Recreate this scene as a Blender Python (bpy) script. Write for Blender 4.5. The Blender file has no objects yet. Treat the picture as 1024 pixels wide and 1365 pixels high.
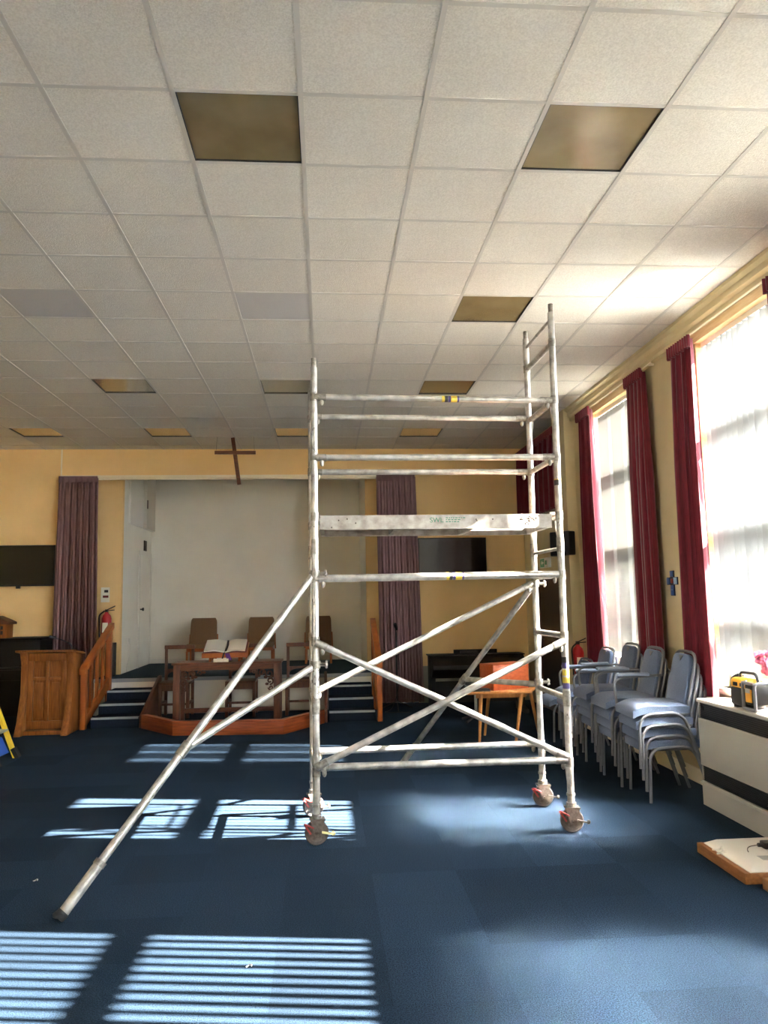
import bpy, bmesh, math, random
from mathutils import Vector, Matrix, Euler
random.seed(7)
S = bpy.context.scene
COL = S.collection

# ------------------------------------------------------------------ camera
CAM_H = 1.62
yaw, pitch, roll = math.radians(4.452), math.radians(6.389), math.radians(-0.947)
fw = Vector((math.sin(yaw)*math.cos(pitch), math.cos(yaw)*math.cos(pitch), math.sin(pitch)))
rt0 = Vector((math.cos(yaw), -math.sin(yaw), 0.0)); up0 = rt0.cross(fw)
rt = rt0*math.cos(roll) + up0*math.sin(roll)
up = up0*math.cos(roll) - rt0*math.sin(roll)
cam = bpy.data.cameras.new('camera'); camo = bpy.data.objects.new('camera', cam); COL.objects.link(camo)
m = Matrix((rt, up, -fw)).transposed().to_4x4(); m.translation = (0, 0, CAM_H)
camo.matrix_world = m
cam.sensor_fit = 'VERTICAL'; cam.sensor_height = 36.0; cam.lens = 36.0*1027.46/1365.0
cam.clip_start = 0.05; cam.clip_end = 200
S.camera = camo

# ------------------------------------------------------------------ light
W = bpy.data.worlds.new('world'); S.world = W; W.use_nodes = True
bg = W.node_tree.nodes['Background']; bg.inputs[0].default_value = (0.86, 0.93, 1.0, 1); bg.inputs[1].default_value = 22.0
sl = bpy.data.lights.new('sun', 'SUN'); sl.energy = 85.0; sl.angle = math.radians(0.6); sl.color = (1.0, 0.95, 0.87)
so = bpy.data.objects.new('sun', sl); COL.objects.link(so)
so.rotation_euler = Vector((-1.0, 0.16, -0.69)).to_track_quat('-Z', 'Y').to_euler(); so.location = (12, -2, 8)
S.view_settings.view_transform = 'Standard'; S.view_settings.look = 'None'
S.view_settings.exposure = 2.0; S.view_settings.gamma = 1.0; S.view_settings.use_curve_mapping = False

S.cycles.max_bounces = 16; S.cycles.diffuse_bounces = 10; S.cycles.transparent_max_bounces = 16; S.cycles.sample_clamp_indirect = 0

# ------------------------------------------------------------------ helpers
ORG = {}
def org(o):
    return ORG.get(o.name, Vector((0, 0, 0))) if o else Vector((0, 0, 0))

class MB:
    def __init__(s): s.v = []; s.f = []; s.sm = []
    def add(s, vs, fs, smooth=False):
        b = len(s.v); s.v += [tuple(p) for p in vs]
        for f in fs: s.f.append([b+i for i in f]); s.sm.append(smooth)
        return s
    def box(s, x0, x1, y0, y1, z0, z1):
        vs = [(x0,y0,z0),(x1,y0,z0),(x1,y1,z0),(x0,y1,z0),(x0,y0,z1),(x1,y0,z1),(x1,y1,z1),(x0,y1,z1)]
        return s.add(vs, [(0,3,2,1),(4,5,6,7),(0,1,5,4),(1,2,6,5),(2,3,7,6),(3,0,4,7)])
    def obox(s, c, hx, hy, hz, R=None):
        R = R or Matrix.Identity(3); c = Vector(c); vs = []
        for x, y, z in ((-1,-1,-1),(1,-1,-1),(1,1,-1),(-1,1,-1),(-1,-1,1),(1,-1,1),(1,1,1),(-1,1,1)):
            vs.append(c + R @ Vector((x*hx, y*hy, z*hz)))
        return s.add(vs, [(0,3,2,1),(4,5,6,7),(0,1,5,4),(1,2,6,5),(2,3,7,6),(3,0,4,7)])
    def bar(s, a, b, w, t, ref=(0,0,1)):           # rectangular bar from a to b; w along side axis, t along ref-ish axis
        a = Vector(a); b = Vector(b); d = b-a; L = d.length; d.normalize(); r = Vector(ref)
        if abs(d.dot(r)) > .99: r = Vector((0, 1, 0))
        x = d.cross(r).normalized(); y = x.cross(d).normalized()
        R = Matrix((x, y, d)).transposed()
        return s.obox((a+b)/2, w/2, t/2, L/2, R)
    def tube(s, pts, r, n=10, caps=True, closed=False):
        P = [Vector(p) for p in pts]; N = len(P)
        rad = r if isinstance(r, (list, tuple)) else [r]*N
        T = []
        for i in range(N):
            if closed: t = P[(i+1) % N]-P[i-1]
            else: t = P[min(i+1, N-1)]-P[max(i-1, 0)]
            T.append(t.normalized())
        u = T[0].orthogonal().normalized(); vs = []
        for i in range(N):
            u = (u - T[i]*u.dot(T[i])).normalized(); w = T[i].cross(u)
            for k in range(n):
                a = 2*math.pi*k/n; vs.append(P[i]+(u*math.cos(a)+w*math.sin(a))*rad[i])
        fs = []
        for i in range(N if closed else N-1):
            j = (i+1) % N
            for k in range(n):
                k2 = (k+1) % n; fs.append((i*n+k, i*n+k2, j*n+k2, j*n+k))
        s.add(vs, fs, True)
        if caps and not closed:
            b = len(s.v)-len(vs)
            s.f.append([b+k for k in range(n)][::-1]); s.sm.append(False)
            s.f.append([b+(N-1)*n+k for k in range(n)]); s.sm.append(False)
        return s
    def prism(s, poly, axis, a0, a1):              # poly in the two other axes (cyclic order)
        def P(p, a):
            if axis == 'x': return (a, p[0], p[1])
            if axis == 'y': return (p[0], a, p[1])
            return (p[0], p[1], a)
        n = len(poly)
        vs = [P(p, a0) for p in poly]+[P(p, a1) for p in poly]
        fs = [tuple(range(n))[::-1], tuple(range(n, 2*n))]+[(i, (i+1) % n, n+(i+1) % n, n+i) for i in range(n)]
        return s.add(vs, fs)
    def lathe(s, prof, c, axis=(0,0,1), n=16):
        ax = Vector(axis).normalized(); u = ax.orthogonal().normalized(); w = ax.cross(u); c = Vector(c); vs = []
        for r, z in prof:
            for k in range(n):
                a = 2*math.pi*k/n; vs.append(c+ax*z+(u*math.cos(a)+w*math.sin(a))*max(r, 1e-4))
        fs = []
        for i in range(len(prof)-1):
            for k in range(n):
                k2 = (k+1) % n; fs.append((i*n+k, i*n+k2, (i+1)*n+k2, (i+1)*n+k))
        N = len(prof); s.add(vs, fs, True); b = len(s.v)-len(vs)
        s.f.append([b+k for k in range(n)][::-1]); s.sm.append(False)
        s.f.append([b+(N-1)*n+k for k in range(n)]); s.sm.append(False)
        return s
    def ell(s, c, rx, ry, rz, n=10, mth=6):
        c = Vector(c); vs = []; fs = []
        for i in range(mth+1):
            th = math.pi*i/mth
            for k in range(n):
                a = 2*math.pi*k/n
                vs.append(c+Vector((rx*math.sin(th)*math.cos(a), ry*math.sin(th)*math.sin(a), rz*math.cos(th))))
        for i in range(mth):
            for k in range(n):
                k2 = (k+1) % n; fs.append((i*n+k, (i+1)*n+k, (i+1)*n+k2, i*n+k2))
        return s.add(vs, fs, True)
    def grid(s, fn, nu, nv, th):                   # closed sheet: fn(u,v)->(point, normal), thickness th
        A = []; B = []
        for j in range(nv+1):
            for i in range(nu+1):
                p, nn = fn(i/nu, j/nv); p = Vector(p); nn = Vector(nn); A.append(p+nn*th/2); B.append(p-nn*th/2)
        w = nu+1; n = len(A); fs = []
        for j in range(nv):
            for i in range(nu):
                a, b, c, d = j*w+i, j*w+i+1, (j+1)*w+i+1, (j+1)*w+i
                fs.append((a, b, c, d)); fs.append((n+d, n+c, n+b, n+a))
        for j in range(nv):
            for i in (0, nu):
                a, d = j*w+i, (j+1)*w+i
                fs.append((a, d, n+d, n+a) if i == 0 else (d, a, n+a, n+d))
        for i in range(nu):
            for j in (0, nv):
                a, b = j*w+i, j*w+i+1
                fs.append((b, a, n+a, n+b) if j == 0 else (a, b, n+b, n+a))
        return s.add(A+B, fs, True)
    def mesh(s, name, mat, off=Vector((0,0,0)), bevel=0, seg=2, ang=35):
        me = bpy.data.meshes.new(name)
        me.from_pydata([tuple(Vector(p)-off) for p in s.v], [], s.f)
        bm = bmesh.new(); bm.from_mesh(me)
        bmesh.ops.recalc_face_normals(bm, faces=bm.faces)
        if bevel:
            es = [e for e in bm.edges if len(e.link_faces) == 2 and e.calc_face_angle(0) > math.radians(30)]
            bmesh.ops.bevel(bm, geom=es, offset=bevel, offset_type='OFFSET', segments=seg, profile=.5, affect='EDGES', clamp_overlap=True)
        for f in bm.faces: f.smooth = True
        bm.to_mesh(me); bm.free()
        me.set_sharp_from_angle(angle=math.radians(ang))
        me.materials.append(mat)
        return me
    def build(s, name, mat, parent=None, bevel=0, seg=2, ang=35):
        if parent is None:
            xs = [p[0] for p in s.v]; ys = [p[1] for p in s.v]; zs = [p[2] for p in s.v]
            o3 = Vector(((min(xs)+max(xs))/2, (min(ys)+max(ys))/2, min(zs)))
        else: o3 = org(parent)
        me = s.mesh(name, mat, o3, bevel, seg, ang)
        o = bpy.data.objects.new(name, me); COL.objects.link(o)
        if parent is None: o.location = o3
        else: o.parent = parent
        ORG[o.name] = o3
        return o

def tag(o, label=None, cat=None, group=None, kind=None):
    if label: o['label'] = label
    if cat: o['category'] = cat
    if group: o['group'] = group
    if kind: o['kind'] = kind
    return o
def empty(name, loc, label=None, cat=None, group=None, kind=None):
    o = bpy.data.objects.new(name, None); COL.objects.link(o); o.location = loc; o.empty_display_size = .1
    ORG[o.name] = Vector(loc)
    return tag(o, label, cat, group, kind)
def inst(me, name, parent, loc=(0,0,0), rot=(0,0,0)):
    o = bpy.data.objects.new(name, me); COL.objects.link(o); o.parent = parent
    o.location = Vector(loc)-org(parent); o.rotation_euler = rot; ORG[o.name] = Vector(loc)
    return o
def copy_tree(o, parent=None):
    c = o.copy(); COL.objects.link(c); c.parent = parent
    for ch in o.children: copy_tree(ch, c)
    return c
def fillet(pts, r, n=5):
    P = [Vector(p) for p in pts]; out = [P[0]]
    for i in range(1, len(P)-1):
        a = (P[i-1]-P[i]); b = (P[i+1]-P[i]); rr = min(r, a.length*.49, b.length*.49)
        A = P[i]+a.normalized()*rr; B = P[i]+b.normalized()*rr
        for k in range(n+1):
            t = k/n; out.append(A*(1-t)**2+P[i]*2*t*(1-t)+B*t*t)
    out.append(P[-1]); return out
def text_mesh(txt, size, mat, name, parent, loc, rot, depth=.0006):
    cu = bpy.data.curves.new(name, 'FONT'); cu.body = txt; cu.size = size; cu.extrude = depth
    t = bpy.data.objects.new('tmp', cu); COL.objects.link(t)
    dg = bpy.context.evaluated_depsgraph_get(); me = bpy.data.meshes.new_from_object(t.evaluated_get(dg))
    bpy.data.objects.remove(t); me.materials.clear(); me.materials.append(mat); me.name = name
    return inst(me, name, parent, loc, rot)

# ------------------------------------------------------------------ materials
def srgb(c):
    return tuple((x/255/12.92 if x/255 <= .04045 else ((x/255+.055)/1.055)**2.4) for x in c)+(1,)
MATS = {}
def mat(name, col, rough=.6, metal=0, noise=None, nscale=20, bump=0, bscale=100, rnd=0, stretch=None, spec=.5, coat=0, ndetail=4, sheen=0):
    M = bpy.data.materials.new(name); M.use_nodes = True; nt = M.node_tree; b = nt.nodes['Principled BSDF']
    b.inputs['Roughness'].default_value = rough; b.inputs['Metallic'].default_value = metal
    b.inputs['Specular IOR Level'].default_value = spec
    if coat: b.inputs['Coat Weight'].default_value = coat; b.inputs['Coat Roughness'].default_value = .1
    if sheen: b.inputs['Sheen Weight'].default_value = sheen; b.inputs['Sheen Roughness'].default_value = .6
    c = srgb(col) if len(col) == 3 else col
    b.inputs['Base Color'].default_value = c
    tc = nt.nodes.new('ShaderNodeTexCoord'); mp = nt.nodes.new('ShaderNodeMapping')
    nt.links.new(tc.outputs['Object'], mp.inputs['Vector'])
    if stretch: mp.inputs['Scale'].default_value = stretch
    src = None
    if noise:
        nz = nt.nodes.new('ShaderNodeTexNoise'); nz.inputs['Scale'].default_value = nscale; nz.inputs['Detail'].default_value = ndetail
        nt.links.new(mp.outputs[0], nz.inputs['Vector'])
        cr = nt.nodes.new('ShaderNodeValToRGB'); cr.color_ramp.elements[0].position = .35; cr.color_ramp.elements[1].position = .65
        c2 = srgb(noise) if len(noise) == 3 else noise
        cr.color_ramp.elements[0].color = c; cr.color_ramp.elements[1].color = c2
        nt.links.new(nz.outputs['Fac'], cr.inputs['Fac']); src = cr.outputs['Color']
    if rnd:
        oi = nt.nodes.new('ShaderNodeObjectInfo'); hs = nt.nodes.new('ShaderNodeHueSaturation')
        mr = nt.nodes.new('ShaderNodeMapRange'); mr.inputs['To Min'].default_value = 1-rnd; mr.inputs['To Max'].default_value = 1+rnd
        nt.links.new(oi.outputs['Random'], mr.inputs['Value']); nt.links.new(mr.outputs[0], hs.inputs['Value'])
        if src: nt.links.new(src, hs.inputs['Color'])
        else: hs.inputs['Color'].default_value = c
        src = hs.outputs['Color']
    if src: nt.links.new(src, b.inputs['Base Color'])
    if bump:
        nb = nt.nodes.new('ShaderNodeTexNoise'); nb.inputs['Scale'].default_value = bscale; nb.inputs['Detail'].default_value = 3
        nt.links.new(tc.outputs['Object'] if not stretch else mp.outputs[0], nb.inputs['Vector'])
        bp = nt.nodes.new('ShaderNodeBump'); bp.inputs['Strength'].default_value = bump; bp.inputs['Distance'].default_value = .01
        nt.links.new(nb.outputs['Fac'], bp.inputs['Height']); nt.links.new(bp.outputs[0], b.inputs['Normal'])
    MATS[name] = M; return M

carpet = mat('carpet', (14, 24, 35), 1.0, noise=(40, 57, 73), nscale=170, bump=.6, bscale=240, rnd=.2, spec=.1, ndetail=2)
tile_m = mat('ceiling_tile', (230, 225, 215), .9, noise=(212, 206, 195), nscale=120, bump=.4, bscale=150, rnd=.03, spec=.2)
tile_grey = mat('ceiling_tile_grey', (206, 203, 200), .9, noise=(196, 193, 190), nscale=200, bump=.1, rnd=.02, spec=.2)
tgrid = mat('ceiling_grid', (200, 195, 186), .45, rnd=.02)
diffuser = mat('light_diffuser', (132, 117, 82), .16, noise=(148, 133, 98), nscale=3, bump=.06, bscale=160, spec=1.0, coat=1.0)
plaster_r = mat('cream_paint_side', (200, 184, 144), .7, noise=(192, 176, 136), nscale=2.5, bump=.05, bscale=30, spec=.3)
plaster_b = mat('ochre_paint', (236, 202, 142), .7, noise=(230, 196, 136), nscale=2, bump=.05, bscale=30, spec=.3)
white_wall = mat('white_stage_paint', (236, 232, 220), .75, noise=(230, 226, 214), nscale=1.5, spec=.3)
white_gloss = mat('white_gloss', (222, 218, 206), .4)
cream_gloss = mat('cream_gloss', (232, 220, 192), .4)
woodtrim = mat('varnished_trim', (224, 196, 148), .45, noise=(214, 182, 130), nscale=6, stretch=(8, 1, 8))
alu = mat('aluminium_tube', (196, 192, 182), .4, .6, noise=(150, 145, 136), nscale=14, bump=.08, bscale=60)
alu_d = mat('aluminium_coupler', (160, 155, 144), .45, .6, noise=(120, 114, 104), nscale=40)
alu_f = mat('platform_aluminium', (170, 162, 150), .5, .3, noise=(132, 122, 112), nscale=16)
ply = mat('platform_ply', (120, 92, 64), .7, noise=(88, 66, 48), nscale=10, stretch=(1, 6, 1))
splat = mat('dried_spatter', (70, 56, 46), .8)
castor_g = mat('castor_steel', (104, 96, 86), .55, .4, noise=(74, 64, 55), nscale=40)
tyre = mat('castor_tyre', (82, 72, 65), .7, noise=(64, 56, 50), nscale=30)
red_p = mat('red_paint', (150, 52, 48), .6)
yellow_p = mat('yellow_cap', (226, 214, 150), .5)
black_r = mat('black_rubber', (22, 22, 22), .7)
stk_y = mat('sticker_yellow', (206, 178, 60), .5); stk_p = mat('sticker_purple', (70, 58, 110), .5); stk_k = mat('sticker_black', (30, 28, 26), .5)
green_i = mat('green_ink', (40, 104, 76), .6)
chair_f = mat('chair_fabric', (96, 110, 134), .95, noise=(78, 92, 116), nscale=180, bump=.2, bscale=300, spec=.15, sheen=.2)
chair_t = mat('chair_frame_grey', (104, 106, 110), .45, .3)
chair_p = mat('chair_arm_pad', (126, 138, 156), .7)
burg = mat('burgundy_velvet', (110, 16, 34), .85, noise=(86, 10, 25), nscale=30, stretch=(6, 6, .4), spec=.15, sheen=.3)
def glowthrough(M, fac, col):
    nt = M.node_tree; out = [n for n in nt.nodes if n.type == 'OUTPUT_MATERIAL'][0]; b_ = nt.nodes['Principled BSDF']
    tl = nt.nodes.new('ShaderNodeBsdfTranslucent'); tl.inputs[0].default_value = srgb(col); mx = nt.nodes.new('ShaderNodeMixShader'); mx.inputs[0].default_value = fac
    nt.links.new(b_.outputs[0], mx.inputs[1]); nt.links.new(tl.outputs[0], mx.inputs[2]); nt.links.new(mx.outputs[0], out.inputs[0])
glowthrough(burg, .035, (190, 30, 50))
mauve = mat('mauve_curtain', (146, 116, 116), .9, noise=(126, 98, 100), nscale=20, stretch=(6, 6, .3), spec=.15)
oak = mat('oak', (138, 82, 26), .5, noise=(112, 60, 14), nscale=9, stretch=(6, 6, .6))
pine = mat('orange_pine', (168, 92, 34), .45, noise=(138, 68, 22), nscale=7, stretch=(1, 1, .25))
kerb_w = mat('varnished_kerb', (150, 72, 30), .4, noise=(118, 50, 18), nscale=7, stretch=(.6, .6, 6))
darkw = mat('dark_oak', (96, 54, 34), .45, noise=(72, 38, 24), nscale=10, stretch=(4, 4, .6))
darkw2 = mat('dark_oak_table', (112, 64, 38), .4, noise=(84, 46, 28), nscale=9, stretch=(.8, 5, 5))
brown_f = mat('brown_upholstery', (128, 102, 78), .95, noise=(116, 92, 70), nscale=120, bump=.15, spec=.1)
blackg = mat('black_piano', (16, 13, 12), .5, spec=.25)
blackp = mat('black_plastic', (26, 26, 27), .5)
screen = mat('tv_screen', (8, 7, 7), .14, spec=.4)
orange_box = mat('orange_teak', (196, 96, 48), .4, noise=(176, 78, 36), nscale=8, stretch=(1, 6, 6))
beech = mat('beech_legs', (190, 128, 66), .5, noise=(170, 108, 50), nscale=8, stretch=(4, 4, .5))
rad_w = mat('radiator_casing', (168, 164, 151), .5, noise=(161, 157, 144), nscale=1.2)
grille = mat('black_grille', (24, 24, 26), .5)
yel = mat('fibreglass_yellow', (232, 190, 40), .5); blue_pl = mat('blue_plastic', (40, 84, 170), .5)
steel = mat('step_aluminium', (186, 186, 182), .4, .6)
paper = mat('paper', (232, 226, 208), .9)
def ruled(name):
    M = mat(name, (226, 220, 200), .9); nt = M.node_tree; b = nt.nodes['Principled BSDF']
    tc = nt.nodes.new('ShaderNodeTexCoord'); wv = nt.nodes.new('ShaderNodeTexWave'); wv.bands_direction = 'Y'; wv.inputs['Scale'].default_value = 26; wv.inputs['Distortion'].default_value = .0
    nt.links.new(tc.outputs['Object'], wv.inputs['Vector'])
    cr = nt.nodes.new('ShaderNodeValToRGB'); cr.color_ramp.elements[0].color = srgb((188, 182, 166)); cr.color_ramp.elements[1].color = srgb((230, 224, 206)); cr.color_ramp.elements[1].position = .45
    nt.links.new(wv.outputs['Fac'], cr.inputs['Fac']); nt.links.new(cr.outputs[0], b.inputs['Base Color']); return M
page = ruled('printed_page')
purple = mat('purple_ribbon', (84, 40, 120), .7); redleather = mat('red_leather', (110, 30, 28), .5)
fire_red = mat('extinguisher_red', (176, 26, 30), .35)
radio_y = mat('radio_yellow', (222, 158, 44), .45); radio_g = mat('radio_grey', (110, 110, 112), .5)
pink = mat('pink_petal', (214, 110, 140), .7, rnd=.2); leafg = mat('leaf_green', (110, 140, 100), .6); vase_m = mat('vase_white', (226, 226, 222), .3)
nosing = mat('step_nosing', (150, 156, 160), .5)
step_carpet = mat('step_carpet', (20, 26, 36), 1, noise=(30, 40, 54), nscale=150, spec=.1)
stage_carpet = mat('stage_carpet', (52, 66, 74), 1, noise=(64, 78, 86), nscale=160, spec=.1)
foam_w = mat('white_board', (226, 222, 210), .6)
framew = mat('frame_wood', (160, 106, 58), .5, noise=(136, 86, 44), nscale=10, stretch=(5, 1, 5))
cord = mat('white_cord', (216, 212, 200), .7)
label_g = mat('grey_label', (170, 170, 164), .6)
sign_g = mat('exit_green', (60, 150, 110), .5); sign_w = mat('sign_white', (226, 232, 226), .5)
blue1 = mat('mosaic_blue', (50, 90, 150), .35, rnd=.3); blue2 = mat('mosaic_light', (130, 170, 196), .35); red2 = mat('mosaic_red', (150, 50, 44), .35); navy = mat('mosaic_navy', (28, 36, 60), .4)
ground_m = mat('outdoor_paving', (64, 63, 60), .9, noise=(54, 53, 50), nscale=.8)

def thin(name, tcol, transp, opaque=.5, through=None):
    """fabric / frosted sheet: part see-through, part diffusing"""
    M = bpy.data.materials.new(name); M.use_nodes = True; nt = M.node_tree
    for n in list(nt.nodes):
        if n.type != 'OUTPUT_MATERIAL': nt.nodes.remove(n)
    out = [n for n in nt.nodes if n.type == 'OUTPUT_MATERIAL'][0]
    tr = nt.nodes.new('ShaderNodeBsdfTransparent'); tl = nt.nodes.new('ShaderNodeBsdfTranslucent'); df = nt.nodes.new('ShaderNodeBsdfDiffuse')
    tl.inputs[0].default_value = srgb(through or tcol); df.inputs[0].default_value = srgb(tcol)
    m1 = nt.nodes.new('ShaderNodeMixShader'); m1.inputs[0].default_value = opaque
    nt.links.new(tl.outputs[0], m1.inputs[1]); nt.links.new(df.outputs[0], m1.inputs[2])
    m2 = nt.nodes.new('ShaderNodeMixShader'); m2.inputs[0].default_value = transp
    nt.links.new(m1.outputs[0], m2.inputs[1]); nt.links.new(tr.outputs[0], m2.inputs[2]); nt.links.new(m2.outputs[0], out.inputs[0])
    return M
slat_m = thin('blind_fabric', (136, 135, 131), .01, .915, (236, 234, 228))
def glass_mat():
    M = bpy.data.materials.new('clear_glass'); M.use_nodes = True; nt = M.node_tree
    for n in list(nt.nodes):
        if n.type != 'OUTPUT_MATERIAL': nt.nodes.remove(n)
    out = [n for n in nt.nodes if n.type == 'OUTPUT_MATERIAL'][0]
    tr = nt.nodes.new('ShaderNodeBsdfTransparent'); gl = nt.nodes.new('ShaderNodeBsdfGlossy'); gl.inputs['Roughness'].default_value = .02
    mx = nt.nodes.new('ShaderNodeMixShader'); mx.inputs[0].default_value = .06
    nt.links.new(tr.outputs[0], mx.inputs[1]); nt.links.new(gl.outputs[0], mx.inputs[2]); nt.links.new(mx.outputs[0], out.inputs[0]); return M
glass = glass_mat()
def etched_mat():
    M = bpy.data.materials.new('etched_glass'); M.use_nodes = True; nt = M.node_tree
    for n in list(nt.nodes):
        if n.type != 'OUTPUT_MATERIAL': nt.nodes.remove(n)
    out = [n for n in nt.nodes if n.type == 'OUTPUT_MATERIAL'][0]
    rf = nt.nodes.new('ShaderNodeBsdfRefraction'); rf.inputs['Color'].default_value = (.62, .62, .62, 1); rf.inputs['Roughness'].default_value = .5; rf.inputs['IOR'].default_value = 1.12
    tl = nt.nodes.new('ShaderNodeBsdfTranslucent')
    mx = nt.nodes.new('ShaderNodeMixShader'); mx.inputs[0].default_value = .0
    nt.links.new(rf.outputs[0], mx.inputs[1]); nt.links.new(tl.outputs[0], mx.inputs[2]); nt.links.new(mx.outputs[0], out.inputs[0]); return M
etched = etched_mat()

# ------------------------------------------------------------------ room shell
XL, XR, YB, YF, ZC = -6.1, 3.2, 12.15, -3.2, 4.0
WINS = [(-.35, 1.12), (2.2, 3.67), (4.75, 6.22), (7.3, 8.78)]     # openings along Y in the right-hand wall
WZ0, WZ1 = .86, 3.78

# floor
fl = MB().box(XL-.2, XR+.25, YF-.2, 14.5, -.2, -.008).build('floor', carpet); tag(fl, 'dark blue carpet tiled floor of the hall', kind='structure')
tile_me = MB().box(-.2498, .2498, -.2498, .2498, -.008, 0).mesh('carpet_tile', carpet, bevel=0)
allc = []
x = -.238-.5*12
nx = [-.238+.5*k+.25 for k in range(-12, 7)]; ny = [4.77+.5*k+.25 for k in range(-16, 16)]
for yy in ny:
    for xx in nx:
        if XL+.2 < xx < XR-.2 and YF+.2 < yy < YB-.2: allc.append((xx, yy))
def vis_rank(p):
    d = math.hypot(p[0]*1.0, p[1]); fx = p[0]/max(p[1], .1)
    return d if (p[1] > 2.3 and -.75 < fx < .85 and p[1] < 11) else 100+d
allc.sort(key=vis_rank)
for xx, yy in allc[:296]:
    inst(tile_me, 'carpet_tile', fl, (xx, yy, 0), (0, 0, 0))
rest = MB()
for xx, yy in allc[296:]: rest.box(xx-.2492, xx+.2492, yy-.2492, yy+.2492, -.008, 0)
ro = rest.build('carpet_tiling', carpet, fl); ro['kind'] = 'stuff'
edge = MB()   # cut edge strips along the walls
edge.box(2.762, XR, YF, YB, -.008, -.0005); edge.box(XL, -5.988, YF, YB, -.008, -.0005)
edge.box(-5.988, 2.762, 11.77, YB, -.008, -.0005); eo = edge.build('carpet_edge', carpet, fl); eo['kind'] = 'stuff'

# ceiling with suspended tiles on a grid
ce = MB().box(XL-.2, XR+.25, YF-.2, YB+.3, ZC+.05, ZC+.2).build('ceiling', tgrid); tag(ce, 'suspended ceiling of white square tiles on a metal grid', kind='structure')
GX0, GY0 = -.0973, 3.4295
t_full = MB().box(-.288, .288, -.288, .288, .004, .02).mesh('ceiling_tile', tile_m)
t_grey = MB().box(-.288, .288, -.288, .288, .004, .02).mesh('ceiling_tile', tile_grey)
t_cutx = MB().box(-.15, .15, -.288, .288, .004, .02).mesh('ceiling_tile', tile_m)
t_cuty = MB().box(-.288, .288, -.155, .155, .004, .02).mesh('ceiling_tile', tile_m)
FIX = {(-1, 0), (2, 0), (2, 4), (-4, 8), (-1, 8), (2, 8), (-7, 8), (-7, 12), (-4, 12), (-1, 12), (2, 12), (-4, 0), (-7, 0)}
GREY = {(-4, 4), (-1, 4)}
for j in range(-3, 15):
    for i in range(-10, 6):
        cx = GX0+.6*i+.3; cy = GY0+.6*j+.3
        if (i, j) in FIX: continue
        if j == 14:
            if i == 5: inst(MB().box(-.15, .15, -.155, .155, .004, .02).mesh('ceiling_tile', tile_m), 'ceiling_tile', ce, (GX0+3.0+.16, GY0+8.4+.165, ZC))
            else: inst(t_cuty, 'ceiling_tile', ce, (cx, GY0+8.4+.165, ZC))
        elif i == 5: inst(t_cutx, 'ceiling_tile', ce, (GX0+3.0+.16, cy, ZC))
        else: inst(t_grey if (i, j) in GREY else t_full, 'ceiling_tile', ce, (cx, cy, ZC))
back_c = MB().box(XL, XR, YF, GY0-1.8, ZC+.004, ZC+.02).build('ceiling_tiling', tile_m, ce); back_c['kind'] = 'stuff'
for i in range(-10, 6):
    xx = GX0+.6*i
    MB().box(xx-.012, xx+.012, GY0-1.8, YB, ZC, ZC+.05).build('main_runner', tgrid, ce)
for j in range(-3, 15):
    yy = GY0+.6*j
    MB().box(XL, XR, yy-.012, yy+.012, ZC+.001, ZC+.045).build('cross_tee', tgrid, ce)

# recessed light fittings
for (i, j) in sorted(FIX):
    cx = GX0+.6*i+.3; cy = GY0+.6*j+.3
    L = empty('ceiling_light', (cx, cy, ZC), 'unlit square ceiling light, %s from window wall in %s row from the stage' % ({2: 'first', -1: 'second', -4: 'third', -7: 'fourth'}[i], {12: 'first', 8: 'second', 4: 'third', 0: 'fourth'}[j]), 'ceiling light', 'recessed lights in the ceiling grid')
    b = MB(); b.box(cx-.288, cx+.288, cy-.288, cy-.283, ZC+.003, ZC+.05); b.box(cx-.288, cx+.288, cy+.283, cy+.288, ZC+.003, ZC+.05)
    b.box(cx-.288, cx-.283, cy-.283, cy+.283, ZC+.003, ZC+.05); b.box(cx+.283, cx+.288, cy-.283, cy+.283, ZC+.003, ZC+.05); b.build('housing', blackp, L)
    MB().box(cx-.283, cx+.283, cy-.283, cy+.283, ZC+.012, ZC+.018).build('diffuser', diffuser, L)

# right-hand window wall
b = MB(); T = .2
ys = [YF]+[y for w in WINS for y in w]
for a, c in zip(ys[0::2], ys[1::2]): b.box(XR, XR+T, a, c, 0, ZC+.05)
for a, c in WINS: b.box(XR, XR+T, a, c, 0, WZ0); b.box(XR, XR+T, a, c, WZ1, ZC+.05)
b.box(XR, XR+T, WINS[-1][1], YB+.2, 0, ZC+.05)
b.box(XR-.13, XR, 9.5, 9.8, 0, ZC)            # pilaster
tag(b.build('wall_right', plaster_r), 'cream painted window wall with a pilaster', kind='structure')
b = MB().prism([(XR, 3.84), (XR-.05, 3.84), (XR-.05, 3.88), (XR-.08, 3.9), (XR-.08, 3.95), (XR-.115, 3.97), (XR-.115, 4.0), (XR, 4.0)], 'y', YF, 9.5)
tag(b.build('trim_1', plaster_r), 'stepped cream cornice above the tall windows', kind='structure')
tag(MB().box(XR-.02, XR, YF, 9.5, 0, .12).build('baseboard_right', cream_gloss), 'cream skirting board under the windows', kind='structure')

# left wall, with its own windows letting daylight in, and rear wall
LWINS = [(-2.7, -1.9)]
b = MB(); yl = [YF]+[y for w in LWINS for y in w]+[YB+.2]
for a, c in zip(yl[0::2], yl[1::2]): b.box(XL-.2, XL, a, c, 0, ZC+.05)
for a, c in LWINS: b.box(XL-.2, XL, a, c, 0, .9); b.box(XL-.2, XL, a, c, 3.7, ZC+.05)
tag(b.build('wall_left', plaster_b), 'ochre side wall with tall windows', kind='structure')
tag(MB().box(XL-.2, XR+T, YF-.2, YF, 0, ZC+.05).build('wall_front', plaster_b), 'ochre end wall facing the stage', kind='structure')

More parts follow.
